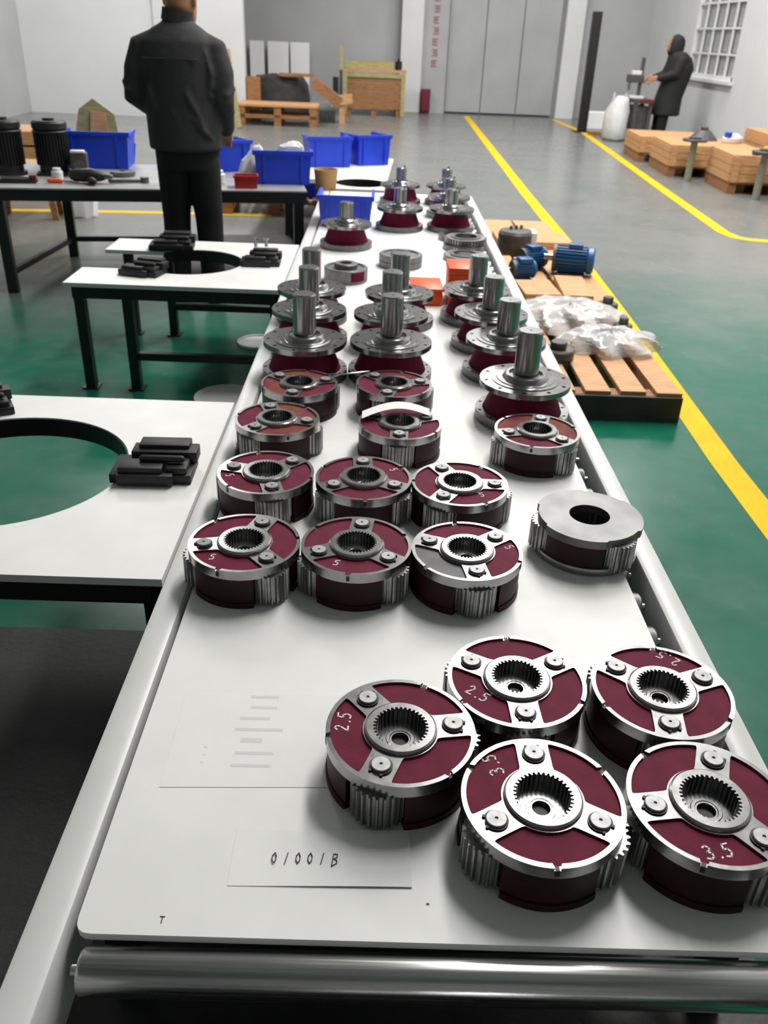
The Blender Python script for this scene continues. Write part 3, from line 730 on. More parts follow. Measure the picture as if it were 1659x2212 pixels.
# open fronted blue bins
def bin_(label, x, y, z, wx, dy, h, rz, tilt=0.0, m='blue', group='blue plastic parts bins'):
    t = thing('storage_bin', label, 'bin', (x, y, z), rz, group)
    if tilt: t.rotation_euler = (tilt, 0, rz)
    b = MB(); w_ = .007; f = .55
    b.box(-wx/2*.92, wx/2*.92, -dy/2*.95, dy/2*.95, 0, w_)
    def wall(a, bb, h0, h1):
        b.add([(*a[0], w_*.2), (*a[1], w_*.2), (*bb[1], h1), (*bb[0], h0)] + [(a[0][0]*.955, a[0][1]*.955, w_), (a[1][0]*.955, a[1][1]*.955, w_), (bb[1][0]*.96, bb[1][1]*.96, h1), (bb[0][0]*.96, bb[0][1]*.96, h0)],
              [(0,1,2,3), (7,6,5,4), (3,2,6,7), (0,3,7,4), (1,5,6,2), (0,4,5,1)])
    B0 = [(-wx/2*.92,-dy/2*.95),(wx/2*.92,-dy/2*.95),(wx/2*.92,dy/2*.95),(-wx/2*.92,dy/2*.95)]
    B1 = [(-wx/2,-dy/2),(wx/2,-dy/2),(wx/2,dy/2),(-wx/2,dy/2)]
    wall((B0[0],B0[1]),(B1[0],B1[1]),h,h); wall((B0[1],B0[2]),(B1[1],B1[2]),h,h*.95); wall((B0[2],B0[3]),(B1[2],B1[3]),h*f,h*f); wall((B0[3],B0[0]),(B1[3],B1[0]),h*.95,h)
    b.build('bin_body', M[m], t, smooth=0)
    r = MB(); r.box(-wx/2-.012, wx/2+.012, -dy/2-.012, -dy/2+.006, h-.02, h+.002)
    r.box(-wx/2-.012, -wx/2+.004, -dy/2, dy/2*.8, h*.95-.018, h*.97).box(wx/2-.004, wx/2+.012, -dy/2, dy/2*.8, h*.95-.018, h*.97)
    r.build('rim', M[m], t, smooth=0, bevel=.002)
    for sx in (-.33, .33): MB().box(sx*wx-.008, sx*wx+.008, -dy/2-.008, -dy/2*.96, .02, h-.02).build('rib', M[m], t, smooth=0)
    return t
bin_('deep blue bin at the back of the bench left of the man', -1.94, 6.28, BZ, .44, .34, .23, .12)
MB_ = None
bin_('blue bin on the bench just right of the man', -1.115, 6.35, BZ, .30, .34, .20, .5)
bin_('dark fronted blue bin at the right end of the bench', -.640, 5.86, BZ, .36, .22, .20, .12)
bin_('wide blue bin on the white table beyond the conveyor, left of the pair', -.47, 7.72, ZB, .36, .34, .235, .25)
bin_('blue bin with its ribbed side forward on the white end table, right of the pair', -.155, 7.95, ZB, .30, .40, .24, .45)
bin_('blue bin standing on the conveyor board behind the nearest maroon cone hub', -.205, 5.28, ZB, .31, .34, .175, .0)
bin_('blue bin on the wooden pallet in the shade under the bench', -.76, 8.42, .145, .40, .30, .12, .1)
# things on the bench
tray('parts_tray', 'small red tray at the front edge of the bench', *on_bench(1.49, .08), BZ, .145, .10, .075, bA, M['red'], 'tray')
t = thing('plastic_bag', 'crumpled white plastic bag behind the red tray', 'bag', (-.86, 6.0, BZ))
b = MB().loft([(0,0,0,.07,.06),(0,0,.05,.085,.07),(.01,.01,.10,.075,.06),(.03,.02,.15,.05,.045),(.035,.02,.19,.03,.03),(.04,.02,.20,.01,.01)])
wob(b, 0, .007, 5).build('bag_body', M['white_plastic'], t, smooth=25)
t = thing('plastic_bag', 'small white bag lying in the dark fronted blue bin', 'bag', (-.60, 5.93, BZ+.12))
wob(MB().loft([(0,0,0,.07,.05),(0,0,.05,.09,.06),(.01,0,.09,.08,.05),(.02,0,.115,.03,.03)]), 0, .006, 8).build('bag_body', M['white_plastic'], t, smooth=25)
t = thing('cardboard_roll', 'round brown cardboard tub at the right end of the bench', 'tub', (-.40, 6.46, ZB), .2)
MB().lathe([(1e-5, 0), (.072, 0), (.085, .125), (.087, .135), (.080, .135), (.076, .11), (1e-5, .11)], 32).build('tub_body', M['card'], t)
t = thing('gearbox_block', 'grey cubic gearbox on the bench in front of the left blue bin', 'gearbox', (-1.93, 5.80, BZ), .2)
MB().box(-.05, .05, -.05, .05, 0, .14).build('gearbox_body', M['grey_cast'], t, bevel=.008)
MB().box(-.045, .04, -.055, .0, .14, .155).build('cover', M['white_plastic'], t, bevel=.004)
MB().cyl(.03, 0, .02, 20, Matrix.Translation((0, -.05, .07)) @ Matrix.Rotation(PI/2, 4, 'X')).build('shaft_seal', M['steel_dark'], t)
def tool(name, label, x, y, rz, mbs):
    t = thing(name, label, 'tool', (x, y, BZ), rz)
    for n, b, m in mbs: b.build(n, M[m], t, bevel=.002)
tool('torque_wrench', 'steel bar tool with red end lying in front of the first motor', -2.19, 5.44, .18, [('bar', MB().box(-.1, .06, -.012, .012, .02, .04), 'steel'), ('grip', MB().box(.06, .10, -.014, .014, .018, .044), 'dark_red'), ('tool_base', MB().box(-.12, .10, -.03, .05, 0, .02), 'motor')])
tool('power_drill', 'black hand drill lying on the bench left of the man', -1.78, 5.53, .1, [('drill_body', MB().tube([(-.1, 0, .045), (.0, 0, .045), (.06, 0, .04)], [.036, .042, .028], 16), 'motor'), ('handle', MB().tube([(-.03, 0, .03), (.03, -.09, .022)], .02, 12), 'motor'), ('chuck', MB().tube([(.07, 0, .04), (.12, 0, .04)], [.02, .012], 12), 'steel_dark')])
tool('socket_wrench', 'dark wrench lying left of the man on the bench edge', -1.58, 5.58, .4, [('handle', MB().tube([(-.1, 0, .014), (.1, 0, .014)], .012, 10), 'steel_dark'), ('head', MB().cyl(.026, 0, .034, 20, Matrix.Translation((.11, 0, 0))), 'steel_dark')])
tool('screw_driver', 'small black screwdriver with orange end between motor and drill', -2.02, 5.47, .1, [('handle', MB().tube([(0, 0, .014), (.07, 0, .014)], .013, 10), 'orange'), ('blade', MB().tube([(.07, 0, .014), (.17, 0, .012)], .004, 8), 'steel_dark')])
for k, (x, y, z, s, lab) in enumerate(((-2.02, 5.62, 0, .05, 'white bottle standing on the bench beside the second motor'), (-1.03, 5.70, 0, .06, 'white bottle on the bench right of the man'))):
    t = thing('plastic_bottle', lab, 'bottle', (x, y, BZ)); MB().cyl(s*.7, 0, s, 20, c=.004).build('bottle_body', M['white_plastic'], t); MB().cyl(s*.5, s, s*1.35, 20, c=.003).build('bottle_cap', M['white_plastic'], t)
tag(MB().box(-.06, .06, -.05, .05, 0, .05).cyl(.035, .05, .075, 20).build('steel_block', M['steel_dark'], loc=(-1.14, 5.80, BZ), rot=.2, bevel=.003), 'dark steel block on the bench edge beside the man', 'block')
tag(MB().lathe([(.02, 0), (.075, 0), (.08, .01), (.08, .03), (.02, .03)], 36).build('steel_disc', M['steel_dark'], loc=(-1.68, 5.86, BZ)), 'dark steel disc lying under the left blue bin on the bench', 'disc')

# ------------------------------------------------------------------ floor things on the left
mt = thing('floor_mat', 'black rubber mat beside the conveyor, widened under its near end as painted shadow', 'mat', (-1.2, .95, 0))
MB().box(-.9, 1.95, -1.2, .96, 0, .008).build('mat_body', M['rubber'], mt, smooth=0)  # part under the conveyor is an added dark sheet standing in for shadow
for (x, y, r, lab) in ((-.64, 4.47, .115, 'light grey round lid on the floor under the conveyor, farther one'), (-.68, 3.66, .15, 'light grey round lid on the floor under the conveyor, nearer one')):
    tag(MB().lathe([(1e-5, .004), (r*.9, .004), (r*.93, .012), (r, .012), (r, 0), (1e-5, 0)], 40).build('round_lid', M['white_plastic'], loc=(x, y, .001)), lab, 'lid', 'grey lids on the floor')

# ------------------------------------------------------------------ pallets
def pallet(label, x, y, rz, w_, l_, h, n, m='wood', bottom=True, gaps=.035, group='wooden pallets', front='wood_dark'):
    """deck boards run along local Y"""
    t = thing('wooden_pallet', label, 'pallet', (x, y, 0), rz, group)
    bw = (w_ - gaps*(n-1))/n
    me = MB().box(-bw/2, bw/2, -l_/2, l_/2, h-.022, h).mesh('deck_board', M[m], 0, .003)
    for k in range(n): inst('deck_board', me, t, (-w_/2 + bw/2 + k*(bw+gaps), random.uniform(-.006, .006), 0))
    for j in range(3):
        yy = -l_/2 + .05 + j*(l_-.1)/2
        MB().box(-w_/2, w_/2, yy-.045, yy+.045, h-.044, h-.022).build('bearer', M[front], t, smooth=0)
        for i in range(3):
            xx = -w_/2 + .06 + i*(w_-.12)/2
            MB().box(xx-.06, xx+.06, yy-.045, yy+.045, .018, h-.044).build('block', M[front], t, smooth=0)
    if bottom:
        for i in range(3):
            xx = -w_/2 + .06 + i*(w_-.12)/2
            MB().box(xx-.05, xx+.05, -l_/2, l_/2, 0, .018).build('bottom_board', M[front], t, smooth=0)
    return t
pl = pallet('wooden pallet right of the conveyor under clear film, nearest', 1.085, 4.265, .0, .60, 1.37, .135, 4, 'wood', gaps=.045)
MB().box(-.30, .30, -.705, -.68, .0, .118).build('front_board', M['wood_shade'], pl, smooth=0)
pallet('wooden pallet right of the conveyor carrying the blue motors', 1.12, 5.60, .0, .62, 1.22, .135, 4, 'wood', gaps=.03)
pallet('wooden pallet right of the conveyor, farthest of three', 1.15, 7.0, .0, .62, 1.5, .10, 2, 'wood', gaps=.02)
t = thing('wide_board', 'wide pale wooden board lying behind the blue motors', 'board', (1.20, 6.80, .102), .02)
MB().box(-.30, .26, -.18, .20, 0, .05).build('plank', M['wood'], t, smooth=0, bevel=.003)
t = thing('cut_plank', 'short pale plank on the pallet in front of the blue motors, left one', 'plank', (.97, 5.16, .136), .06)
MB().box(-.11, .11, -.17, .17, 0, .05).build('plank', M['wood'], t, smooth=0, bevel=.003)
t = thing('cut_plank', 'pale plank on the pallet below the blue motors, right one', 'plank', (1.21, 5.27, .136), -.05)
MB().box(-.09, .09, -.24, .24, 0, .04).build('plank', M['wood'], t, smooth=0, bevel=.003)
# motors on the pallet
def lying_motor(label, x, y, z, rz, m, L_=.22, R_=.075):
    t = thing('electric_motor', label, 'motor', (x, y, z), rz)
    T = Matrix.Translation((-L_/2, 0, R_+.012)) @ Matrix.Rotation(PI/2, 4, 'Y')
    MB().prism(teeth(R_*.86, R_, 24), 0.02, L_*.8, T).cyl(R_*1.02, L_*.8, L_, 28, T, c=.012).build('motor_body', M[m], t, smooth=25)
    MB().cyl(R_*1.05, 0, .02, 28, T).build('end_flange', M['grey_cast'], t)
    MB().cyl(R_*.25, -.06, 0, 16, T).build('motor_shaft', M['steel'], t)
    MB().box(-.04, .05, -.04, .04, R_*2, R_*2+.03).build('terminal_box', M[m], t, bevel=.004)
    MB().box(-L_*.35, L_*.3, -R_*.8, R_*.8, 0, .014).build('foot_plate', M['grey_cast'], t, smooth=0)
    return t
lying_motor('blue motor lying on the pallet, right and largest', 1.29, 5.72, .137, -.25, 'blue_motor', .27, .085)
lying_motor('blue motor lying on the pallet in the middle', 1.03, 5.81, .137, .5, 'blue_motor', .20, .065)
lying_motor('small blue motor at the left edge of the pallet by the rail', 0.93, 5.52, .137, .2, 'blue_motor', .16, .055)
t = thing('gear_housing', 'dark grey gear housing with a pale end face by the right rail', 'gearbox', (1.0, 6.42, .102), .0)
MB().lathe([(1e-5, 0), (.12, 0), (.13, .02), (.13, .15), (.115, .17), (.06, .175), (1e-5, .175)], 32).build('housing_body', M['grey_cast'], t)
MB().box(.10, .145, -.08, .08, .0, .17).build('end_face', M['white_plastic'], t, bevel=.008)
for k in range(3): MB().cyl(.012, .175, .20, 12, Matrix.Translation((-.04+.04*k, .02*k, 0))).build('stud', M['steel'], t)
# clear plastic film heap with grey castings inside
random.seed(11)
def heap(name, label, x, y, z, sx, sy, sz, m, seed, cat='film'):
    rnd = random.Random(seed); n1, n2 = 56, 20; mb = MB(); vs = []; fs = []
    ph = [(rnd.uniform(0, 6.28), rnd.randint(2, 13), rnd.uniform(.015, .06)) for _ in range(8)]
    for j in range(n2+1):
        v = j/n2
        for i in range(n1):
            a = 2*PI*i/n1
            k = 1 + sum(A*math.sin(F*a + P + 5*v) for P, F, A in ph) + rnd.uniform(-.02, .02)
            r = math.cos(v*PI/2)**.6; h = math.sin(v*PI/2)
            vs.append((sx*r*k*math.cos(a), sy*r*k*math.sin(a), max(.001, sz*h*(1 + rnd.uniform(-.05, .05) + .07*math.sin(7*a + 9*v + ph[0][0]) + .05*math.sin(4*a - 13*v)) + .003)))
    for j in range(n2):
        for i in range(n1): fs.append((j*n1+i, j*n1+(i+1) % n1, (j+1)*n1+(i+1) % n1, (j+1)*n1+i))
    t = thing(name, label, cat, (x, y, z)); mb.add(vs, fs).build('film_sheet', m, t, smooth=38); return t
heap('plastic_film', 'heap of clear plastic wrapping on the nearest right pallet, farther half', 1.06, 4.63, .137, .31, .26, .10, M['film'], 3)
heap('plastic_film', 'heap of clear plastic wrapping on the nearest right pallet, nearer half', 1.19, 4.20, .137, .26, .18, .085, M['film'], 8)
for (x, y, s, lab) in ((.89, 4.0, .08, 'dark grey casting under the film beside the right rail'), (1.14, 4.2, .055, 'dark casting under the nearer film heap'), (1.32, 4.45, .05, 'grey flat casting poking from the film by the yellow line'), (1.33, 4.86, .06, 'black flat casting at the right back of the film heap')):
    t = thing('wrapped_casting', lab, 'casting', (x, y, .137), random.random())
    MB().cyl(s, 0, .05, 24, c=.006).build('casting_body', M['grey_cast'], t); MB().cyl(s*.5, .05, .085, 20, c=.004).build('casting_boss', M['grey_cast'], t)

# crates in a row on the right
def crate(label, x, y, rz, wx, dy, h, n=4, m='wood', nv=3, base=.13, group='wooden crates along the right wall'):
    t = thing('wooden_crate', label, 'crate', (x, y, 0), rz, group)
    for i in range(3):
        xx = -wx/2 + .05 + i*(wx-.1)/2
        MB().box(xx-.05, xx+.05, -dy/2, dy/2, 0, base-.02).build('skid', M['wood_dark'], t, smooth=0)
    MB().box(-wx/2, wx/2, -dy/2, dy/2, base-.02, base).build('crate_floor', M['wood_dark'], t, smooth=0)
    ph = (h-base)/nv
    for j in range(nv):
        z0 = base + j*ph + .003; z1 = base + (j+1)*ph - .003
        for s in (-1, 1):
            MB().box(-wx/2, wx/2, s*dy/2-.01, s*dy/2+.01, z0, z1).build('side_plank', M[m], t, smooth=0)
            MB().box(s*wx/2-.01, s*wx/2+.01, -dy/2+.011, dy/2-.011, z0, z1).build('side_plank', M[m], t, smooth=0)
    for sx in (-1, 0, 1):
        MB().box(sx*(wx/2-.05)-.035, sx*(wx/2-.05)+.035, -dy/2-.03, -dy/2-.011, base, h).build('batten', M[m], t, smooth=0)
    bw = dy/n
    for k in range(n):
        MB().box(-wx/2, wx/2, -dy/2 + k*bw + .004, -dy/2 + (k+1)*bw - .004, h, h+.02).build('lid_plank', M[m], t, smooth=0)
    return t
crate('low wooden crate in the right row, farthest of four', 4.2, 13.65, -.06, 1.0, 1.05, .32)
crate('low wooden crate in the right row, second farthest', 4.27, 12.25, -.06, 1.1, 1.1, .36)
crate('low wooden crate in the right row, second nearest', 4.6, 10.9, -.06, 1.1, .95, .40)
crate('low wooden crate in the right row, nearest and cut by the photo edge', 5.0, 9.55, -.06, 1.1, 1.1, .42)
def shaft_disc(label, x, y, z0, h, r):
    t = thing('flanged_shaft', label, 'shaft', (x, y, z0), 0, 'flanged shafts by the right crates')
    MB().cyl(.042, 0, h, 20, c=.004).build('shaft_stem', M['stem'], t)
    MB().cyl(r, h, h+.03, 32, c=.006).cyl(r*.5, h+.03, h+.05, 24).build('flange_disc', M['grey_cast'], t)
shaft_disc('grey flange disc on a pale stem standing before the second farthest crate', 3.86, 11.40, 0, .46, .15)
shaft_disc('grey flange disc on a pale stem standing before the nearest crates, right one', 4.24, 10.12, 0, .48, .15)
def lump(name, label, x, y, z, pieces):
    t = thing(name, label, 'part', (x, y, z), random.random())
    for n, b, m in pieces: b.build(n, M[m], t, bevel=.004)
lump('gear_cover', 'dark conical gear cover on the second farthest right crate', 4.35, 12.55, .382, [('cover_body', MB().cyl(.20, 0, .12, 24, r2=.08), 'grey_cast'), ('cover_top', MB().cyl(.05, .12, .16, 16), 'grey_cast')])
lump('parts_bag', 'white parts bag with blue print on the second right crate', 4.66, 12.3, .383, [('bag_body', MB().loft([(0,0,0,.16,.10),(0,0,.06,.17,.11),(0,0,.11,.08,.05)]), 'white_plastic'), ('blue_print', MB().box(-.16, -.10, -.06, .02, .07, .13), 'blue')])
lump('blue_valve', 'small blue fitting on the third right crate', 4.95, 10.95, .423, [('valve_body', MB().cyl(.05, 0, .08, 16), 'blue'), ('valve_arm', MB().box(-.03, .16, -.02, .02, .05, .07), 'grey_cast')])
lump('steel_lever', 'dark flat lever lying on the third right crate', 4.45, 10.62, .423, [('lever_bar', MB().box(-.2, .2, -.035, .035, .0, .03), 'bolt_black'), ('lever_hub', MB().cyl(.07, 0, .05, 20), 'bolt_black')])
lump('yellow_tag', 'small yellow block on the third right crate', 4.75, 11.15, .423, [('block_body', MB().box(-.12, .12, -.06, .06, 0, .04), 'yellow'), ('block_top', MB().box(-.05, .05, -.03, .03, .04, .06), 'yellow')])
lump('grey_motor', 'grey motor standing on the pale wooden box', 5.2, 12.1, .542, [('motor_body', MB().cyl(.08, 0, .2, 20, c=.01), 'grey_cast'), ('motor_foot', MB().box(-.1, .1, -.08, .08, 0, .03), 'grey_cast')])
crate('pale wooden box behind the right row of crates', 5.25, 12.2, -.05, .6, 1.0, .52, 3, 'wood', 3)

# black post at the right
t = thing('steel_post', 'tall black steel post standing beside the right yellow line', 'post', (3.72, 17.38, 0))
MB().box(-.08, .08, -.06, .06, .012, 1.95).build('post_column', M['black_frame'], t, smooth=0, bevel=.004)
MB().box(-.15, .15, -.13, .13, 0, .012).build('base_plate', M['black_frame'], t, smooth=0)
t = thing('wood_offcut', 'small brown wood offcut on the floor beside the black post', 'wood', (4.0, 16.9, 0), .1)
MB().box(-.25, .25, -.08, .08, 0, .06).build('plank', M['wood_dark'], t, smooth=0, bevel=.004)
MB().box(-.1, .22, .09, .16, 0, .05).build('plank', M['wood'], t, smooth=0, bevel=.004)
t = thing('foam_sheet', 'white foam block on the floor behind the black post', 'foam', (4.15, 18.2, 0), .1)
MB().box(-.22, .22, -.15, .15, 0, .30).build('block_body', M['foam'], t, smooth=0, bevel=.01)

# ------------------------------------------------------------------ the back of the hall
t = thing('wooden_crate', 'tall plywood crate with lid standing against the back wall', 'crate', (-.22, 19.35, 0), .02)
for k in range(3): MB().box(-.55+k*.5, -.45+k*.5, -.38, .38, 0, .12).build('skid', M['wood_dark'], t, smooth=0)
for k in range(4):
    MB().box(-.6, .6, -.40, -.38, .13+k*.16, .28+k*.16).build('side_plank', M['wood_dark'], t, smooth=0)
    for s in (-1, 1): MB().box(s*.6-.01, s*.6+.01, -.38, .38, .13+k*.16, .28+k*.16).build('side_plank', M['wood_dark'], t, smooth=0)
for x in (-.58, .58): MB().box(x-.04, x+.04, -.43, -.40, .02, .80).build('batten', M['wood_olive'], t, smooth=0)
MB().box(-.62, .62, -.425, -.40, .70, .78).build('batten', M['wood_olive'], t, smooth=0)
for k in range(4): MB().box(-.64, .64, -.42+k*.21, -.22+k*.21, .80, .83).build('lid_plank', M['wood'], t, smooth=0)
t = thing('timber_stack', 'short stack of dark boards on top of the plywood crate', 'boards', (-.28, 19.4, .832))
for k in range(3): MB().box(-.5+.02*k, .45, -.2+k*.12, -.1+k*.12, 0, .15).build('board', M['wood_olive'] if k != 1 else M['wood_dark'], t, smooth=0)
t = thing('gas_bottle', 'small black canister standing on the right of the plywood crate', 'canister', (.27, 19.55, .832))
MB().cyl(.07, 0, .16, 20, c=.02).build('canister_body', M['bolt_black'], t); MB().cyl(.025, .16, .2, 12).build('canister_neck', M['bolt_black'], t)
def slat_stand(name, label, x, y, rz):
    t = thing(name, label, 'pallet', (x, y, 0), rz)
    MB().box(-.70, .70, -.4, .4, .30, .34).build('deck_board', M['wood'], t, smooth=0, bevel=.004)
    for xx in (-.62, 0, .62):
        for yy in (-.34, .34): MB().box(xx-.06, xx+.06, yy-.05, yy+.05, 0, .30).build('leg', M['wood_dark'], t, smooth=0)
    MB().box(-.68, .68, -.39, -.36, .12, .18).build('rail', M['wood_dark'], t, smooth=0)
    MB().box(-.68, .68, .36, .39, .12, .18).build('rail', M['wood_dark'], t, smooth=0)
slat_stand('pallet_stand', 'low wooden stand with plank top in front of the wood pile', -1.85, 16.55, .02)
t = thing('covered_pile', 'dark covered pile of parts standing on the floor behind the low wooden stand', 'pile', (-1.92, 17.75, 0), .03)
wob(MB().loft([(0,0,0,.50,.35),(0,0,.3,.52,.36),(0,0,.55,.48,.34),(-.05,0,.70,.45,.25),(-.05,0,.73,.1,.08)]), 0, .03, 4).build('cover_cloth', M['cloth_dark'], t, smooth=25)
t = thing('timber_board', 'brown board lying along the top of the dark covered pile', 'plank', (-1.62, 17.45, .73), .03)
MB().box(-.32, .32, -.06, .06, 0, .05).build('plank', M['wood_dark'], t, smooth=0)
t = thing('timber_upright', 'brown upright board left of the dark covered pile', 'plank', (-2.36, 17.05, 0), 0)
MB().box(-.12, .12, -.05, .05, 0, .72).build('plank', M['wood_dark'], t, smooth=0)
t = thing('leaning_boards', 'two brown boards leaning down from the covered pile towards the crate', 'planks', (-1.10, 17.2, 0), 0)
MB().bar((-.2, 0, .66), (.30, 0, .34), .18, .20, (0,1,0)).build('board', M['wood_dark'], t, smooth=0)
MB().bar((.12, -.02, .36), (.52, -.02, .42), .16, .14, (0,1,0)).build('board', M['wood'], t, smooth=0)
MB().box(.28, .38, -.06, .06, 0, .30).build('leg', M['wood'], t, smooth=0)
MB().box(-.25, .2, -.1, .1, 0, .2).build('leg', M['cloth_dark'], t, smooth=0)
t = thing('metal_upright', 'thin grey metal upright left of the plywood crate', 'post', (-.86, 18.6, 0))
MB().box(-.03, .03, -.03, .03, 0, .83).build('post_column', M['steel'], t, smooth=0)
MB().box(-.03, .04, -.03, .03, .83, 1.24).build('post_top', M['wood_olive'], t, smooth=0)
MB().box(-.16, -.05, .0, .04, .2, .7).build('side_plate', M['bolt_black'], t, smooth=0)
t = thing('leaning_plank', 'pale plank leaning upright just right of the man', 'plank', (-2.55, 15.55, 0), .0)
MB().bar((.06, 0, .02), (-.06, .12, 1.16), .15, .04, (0, 1, 0)).build('plank', M['wood'], t, smooth=0)
MB().bar((.13, -.04, .02), (.04, .06, .62), .10, .04, (0, 1, 0)).build('plank', M['wood_olive'], t, smooth=0)
for (x, w2, z, lab) in ((-2.55, .15, .62, 'narrow white foam panel leaning on the back recess wall, leftmost'), (-2.10, .22, .66, 'white foam panel leaning on the back recess wall, middle'), (-1.64, .20, .66, 'white foam panel leaning on the back recess wall, rightmost')):
    t = thing('foam_slab', lab, 'foam sheet', (x-.18, 20.4, 0), 0, 'white panels on the back wall')
    MB().box(-w2, w2, -.03, .03, 0, 1.24).build('slab_body', M['foam'], t, smooth=0, bevel=.01)
    MB().box(-w2*.9, w2*.9, -.05, -.03, .2, .24).build('slab_batten', M['foam'], t, smooth=0)
t = thing('fire_box', 'dark red cabinet at the foot of the grey pillar', 'cabinet', (.88, 20.22, 0))
MB().box(-.10, .10, -.10, .10, .02, .47).build('cabinet_body', M['dark_red'], t, smooth=0, bevel=.006)
MB().box(-.09, .09, -.115, -.10, .06, .44).build('cabinet_door', M['dark_red'], t, smooth=0, bevel=.003)
# under-bench view: wooden pallet, stool like frame on the left, pale board behind the bench
pallet('brown wooden pallet seen under the bench', -1.0, 8.45, .06, .98, .7, .14, 6, 'wood_dark')
t = thing('wooden_trestle', 'small wooden trestle seen under the left end of the bench', 'trestle', (-3.02, 7.62, 0), .2)
MB().box(-.22, .26, -.2, .2, .38, .44).build('trestle_top', M['wood'], t, smooth=0, bevel=.003)
for (x, y) in ((-.18, -.15), (.2, -.15), (-.18, .15), (.2, .15)): MB().bar((x*1.15, y, 0), (x, y, .38), .05, .05).build('leg', M['wood_dark'], t, smooth=0)
t = thing('plastic_bag', 'white plastic bag beside the wooden trestle under the bench', 'bag', (-2.62, 7.75, 0))
wob(MB().loft([(0,0,0,.13,.12),(0,0,.14,.15,.13),(0,0,.26,.12,.1),(.02,0,.34,.03,.03)]), 0, .01, 2).build('bag_body', M['white_plastic'], t, smooth=25)
t = thing('wooden_box', 'pale wooden box on the floor at the far left edge', 'box', (-3.55, 9.0, 0), .1)
for k in range(4): MB().box(-.35, .35, -.3, .3, .02+k*.14, .14+k*.14).build('side_plank', M['wood'], t, smooth=0, bevel=.003)
t = thing('cardboard_piece', 'pale cardboard flap standing up behind the left blue bin', 'cardboard', (-2.02, 6.54, .62), .15)
MB().add([(-.20, 0, 0), (.16, 0, 0), (.12, .05, .30), (-.02, .06, .40), (-.12, .05, .33), (-.20, .014, 0), (.16, .014, 0), (.12, .062, .30), (-.02, .072, .40), (-.12, .062, .33)], [(4,3,2,1,0), (5,6,7,8,9), (0,1,6,5), (1,2,7,6), (2,3,8,7), (3,4,9,8), (4,0,5,9)]).build('flap', M['wood_olive'], t, smooth=0)
MB().add([(-.06, -.004, .1), (.07, -.004, .1), (.06, .038, .31), (-.04, .038, .32), (-.06, .01, .1), (.07, .01, .1), (.06, .05, .31), (-.04, .05, .32)], [(3,2,1,0), (4,5,6,7), (0,1,5,4), (1,2,6,5), (2,3,7,6), (3,0,4,7)]).build('paper_patch', M['wood'], t, smooth=0)

# ------------------------------------------------------------------ people
def remesh(o, vox, sm=6):
    r = o.modifiers.new('remesh', 'REMESH'); r.mode = 'VOXEL'; r.voxel_size = vox; r.use_smooth_shade = True
    s = o.modifiers.new('smooth', 'SMOOTH'); s.factor = .5; s.iterations = sm
    return o
def hand(mb, wr_, fwd, side, up, s=1.0):
    """palm with four curled fingers and a thumb; wr_ wrist, fwd along the hand, side to the thumb"""
    wr_, fwd, side, up = Vector(wr_), Vector(fwd).normalized(), Vector(side).normalized(), Vector(up).normalized()
    for u in (-.026, -.009, .009, .026):
        mb.tube([wr_ + side*u*.7, wr_ + fwd*.085*s + side*u], [.017*s, .014*s], 8)
    for i, u in enumerate((-.029, -.010, .010, .029)):
        L_ = (.062, .075, .080, .072)[i]*s; b0 = wr_ + fwd*.083*s + side*u*1.05
        mb.tube([b0, b0 + fwd*L_*.45 - up*.012, b0 + fwd*L_*.75 - up*.032, b0 + fwd*L_*.85 - up*.055], [.0095*s, .009*s, .0085*s, .0075*s], 8)
    b0 = wr_ + fwd*.025*s + side*.032
    mb.tube([b0, b0 + fwd*.035 + side*.022 - up*.012, b0 + fwd*.065 + side*.024 - up*.028], [.012*s, .011*s, .009*s], 8)
def head(mb, c, yaw):
    """skull, jaw, neck, nose, ears; faces local +Y turned by yaw"""
    c = Vector(c); R_ = Matrix.Rotation(yaw, 3, 'Z')
    tr = lambda p: c + R_ @ Vector(p)
    sp = []
    for (z, rx, ry, cy) in ((-.115,.040,.050,.030),(-.10,.052,.066,.022),(-.07,.064,.082,.010),(-.03,.072,.092,.002),(.02,.077,.097,-.004),(.06,.074,.092,-.006),(.09,.060,.074,-.006),(.11,.036,.044,-.006),(.118,.01,.012,-.006)): sp.append((z, rx, ry, cy))
    n = 24; vs = []; fs = []
    for (z, rx, ry, cy) in sp: vs += [tr((rx*math.cos(2*PI*k/n), cy + ry*math.sin(2*PI*k/n), z)) for k in range(n)]
    for i in range(len(sp)-1):
        for k in range(n): fs.append((i*n+k, i*n+(k+1) % n, (i+1)*n+(k+1) % n, (i+1)*n+k))
    fs += [tuple(range(n))[::-1], tuple(range((len(sp)-1)*n, len(sp)*n))]
    mb.add(vs, fs)
    mb.tube([tr((0,.090,.005)), tr((0,.112,-.025)), tr((0,.100,-.034))], [.010,.015,.012], 8)
    mb.tube([tr((-.022,.086,-.062)), tr((.022,.086,-.062))], .009, 8)
    for sx in (-1, 1):
        mb.tube([tr((sx*.077,-.006,.022)), tr((sx*.088,-.016,.012)), tr((sx*.086,-.012,-.018)), tr((sx*.076,-.002,-.032))], [.009,.012,.010,.007], 8)
        mb.tube([tr((sx*.030,.082,.012)), tr((sx*.034,.083,.012))], .012, 8)
    mb.tube([tr((0,-.012,-.06)), tr((0,-.022,-.17))], [.056,.060], 16)
